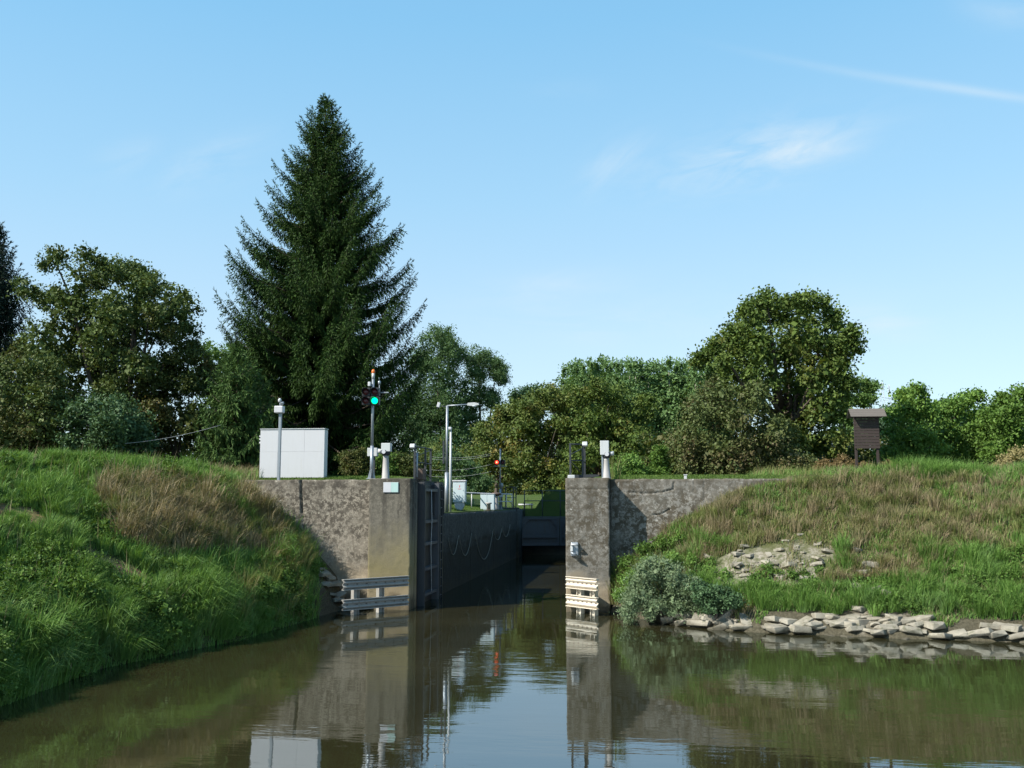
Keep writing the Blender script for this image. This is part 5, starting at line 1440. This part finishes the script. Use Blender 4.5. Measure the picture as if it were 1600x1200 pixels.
# ------------------------------------------------------------------ pylons far away
M_pyl = plain('pylon_steel', (.33, .38, .42), .6, 0, .05)
for i, (px, Yp) in enumerate(((1385, 420.0), (1396, 470.0))):
    zt = W(px, 597 + 4 * i, Yp)[2]; b = W(px, 760, Yp)
    T = thing('electricity_pylon', ('left thin far lattice pylon above the hedgerow', 'right thin far lattice pylon above the hedgerow')[i], 'pylon', (b[0], Yp, 3.9), group='far pylons')
    H = zt - 3.9; m = MB(); bw = 3.4
    for sx in (-1, 1):
        for sy in (-1, 1): m.tube([(sx * bw, sy * bw, -1), (sx * .25, sy * .25, H)], [.16, .10], 4)
    for k in range(7):
        f0, f1 = k / 7, (k + 1) / 7
        for sx in (-1, 1):
            w0, w1 = bw * (1 - f0) + .25 * f0, bw * (1 - f1) + .25 * f1
            m.tube([(sx * w0, -w0, H * f0), (-sx * w1, -w1, H * f1)], .07, 4, caps=False)
    m.build('lattice_tower', M_pyl, T)
    m = MB()
    for f, wd in ((.72, 5.0), (.86, 3.4)): m.tube([(-wd, 0, H * f), (0, 0, H * f + .6), (wd, 0, H * f)], .12, 4)
    m.build('cross_arm', M_pyl, T)

# ------------------------------------------------------------------ sun and sky
AZ, EL = 55.0, 41.0                                     # sun to the left behind the viewer
sdir = Vector((-math.sin(R(AZ)) * math.cos(R(EL)), -math.cos(R(AZ)) * math.cos(R(EL)), math.sin(R(EL))))
sun = bpy.data.lights.new('sun', 'SUN'); sun.energy = 5.0; sun.angle = R(.53); sun.color = (1.0, .945, .86)
so = bpy.data.objects.new('sun', sun); so.rotation_euler = sdir.to_track_quat('Z', 'Y').to_euler(); so.location = (-60, -40, 60); COL.objects.link(so)

t = NT('World', world=True)
sky = t.n('ShaderNodeTexSky'); sky.sky_type = 'NISHITA'; sky.sun_disc = False
sky.sun_elevation = R(EL); sky.sun_rotation = R(180 + AZ); sky.altitude = 0; sky.air_density = 1.0; sky.dust_density = .35; sky.ozone_density = 1.6
D = t.n('ShaderNodeTexCoord').outputs['Generated']
sx = t.n('ShaderNodeSeparateXYZ', {0: D})
az = t.math('ARCTAN2', sx.outputs[0], sx.outputs[1]); el = t.math('ARCSINE', sx.outputs[2])
def azel(x, y):
    d = ray(x, y); d = d / np.linalg.norm(d); return math.atan2(d[0], d[1]), math.asin(d[2])
vec = t.n('ShaderNodeCombineXYZ', {0: az, 1: el, 2: 0.0}).outputs[0]
def wisp(x, y, wx, wy, rot, amp, sc=(9, 30), th=(.42, .75), seed=0):
    a0, e0 = azel(x, y); k = 1 / F
    a1, e1 = azel(x + 20 * math.cos(R(rot)), y + 20 * math.sin(R(rot)))
    rot = -math.degrees(math.atan2(e1 - e0, a1 - a0))
    m = t.n('ShaderNodeMapping', {0: vec, 'Location': (-a0, -e0, 0)}).outputs[0]
    m = t.n('ShaderNodeMapping', {0: m, 'Rotation': (0, 0, R(rot))}).outputs[0]
    s = t.n('ShaderNodeSeparateXYZ', {0: m})
    q = t.math('ADD', t.math('POWER', t.math('DIVIDE', s.outputs[0], wx * k), 2), t.math('POWER', t.math('DIVIDE', s.outputs[1], wy * k), 2))
    g = t.math('EXPONENT', t.math('MULTIPLY', q, -1.0))
    nz = t.noise(t.n('ShaderNodeMapping', {0: m, 'Scale': (sc[0], sc[1], 1), 'Location': (seed, seed * 2.3, 0)}).outputs[0], 1.0, 7, .6, .6)
    return t.math('MULTIPLY', t.math('MULTIPLY', g, t.ramp(nz, [(th[0], 0), (th[1], 1)])), amp * 1.35)
cl = wisp(1180, 245, 150, 40, -14, .50, sc=(16, 50), th=(.38, .78), seed=1)
for a in ((960, 255, 60, 28, -35, .32, (10, 34), (.4, .75), 2), (1240, 235, 80, 22, -8, .45, (9, 26), (.4, .7), 9), (330, 255, 80, 30, -20, .28, (9, 28), (.42, .75), 3), (190, 250, 50, 22, -25, .22, (9, 28), (.42, .75), 4),
          (900, 505, 170, 28, 4, .30, (7, 26), (.4, .75), 5), (1380, 505, 60, 22, 6, .42, (9, 26), (.35, .7), 6), (850, 450, 140, 26, -4, .20, (7, 26), (.4, .75), 7), (1100, 480, 260, 40, 0, .16, (5, 20), (.4, .75), 8),
          (1430, 130, 190, 6, 8.5, .24, (3, 20), (.2, .6), 10), (1560, 148, 90, 6, 8.5, .20, (3, 20), (.2, .6), 11), (1580, 20, 60, 22, 10, .22, (8, 24), (.4, .75), 12), (870, 140, 60, 14, 0, .10, (8, 24), (.4, .75), 13)):
    cl = t.math('ADD', cl, wisp(*a[:6], sc=a[6], th=a[7], seed=a[8]))
hz = t.n('ShaderNodeMapRange', {0: el, 1: .0, 2: .42, 3: .40, 4: 0.0}).outputs[0]
skc = t.mix(1.0, sky.outputs[0], (.95, 1.13, 1.10), 'MULTIPLY')
air = t.ramp(t.math('MULTIPLY', el, .8), [(0, (.30, .365, .42)), (.12, (.255, .355, .44)), (.24, (.18, .33, .455)), (.376, (.118, .29, .45)), (.9, (.05, .16, .34))])
skc = t.mix(.72, skc, t.mix(1.0, air, (11.6, 10.9, 10.6), 'MULTIPLY'))
skc = t.mix(t.math('MINIMUM', cl, 1.0), skc, (3.9, 4.45, 4.8))
bg = t.n('ShaderNodeBackground', {0: skc, 1: .105}).outputs[0]
t.t.links.new(bg, t.n('ShaderNodeOutputWorld').inputs[0])
S.world = t.m
S.view_settings.view_transform = 'Standard'; S.view_settings.look = 'None'; S.view_settings.exposure = 0.95; S.view_settings.gamma = 1.0
S.cycles.max_bounces = 6; S.cycles.transparent_max_bounces = 4; S.cycles.diffuse_bounces = 3; S.cycles.glossy_bounces = 3; S.cycles.transmission_bounces = 3
S.cycles.use_denoising = True
S.cycles.sample_clamp_indirect = 6.0
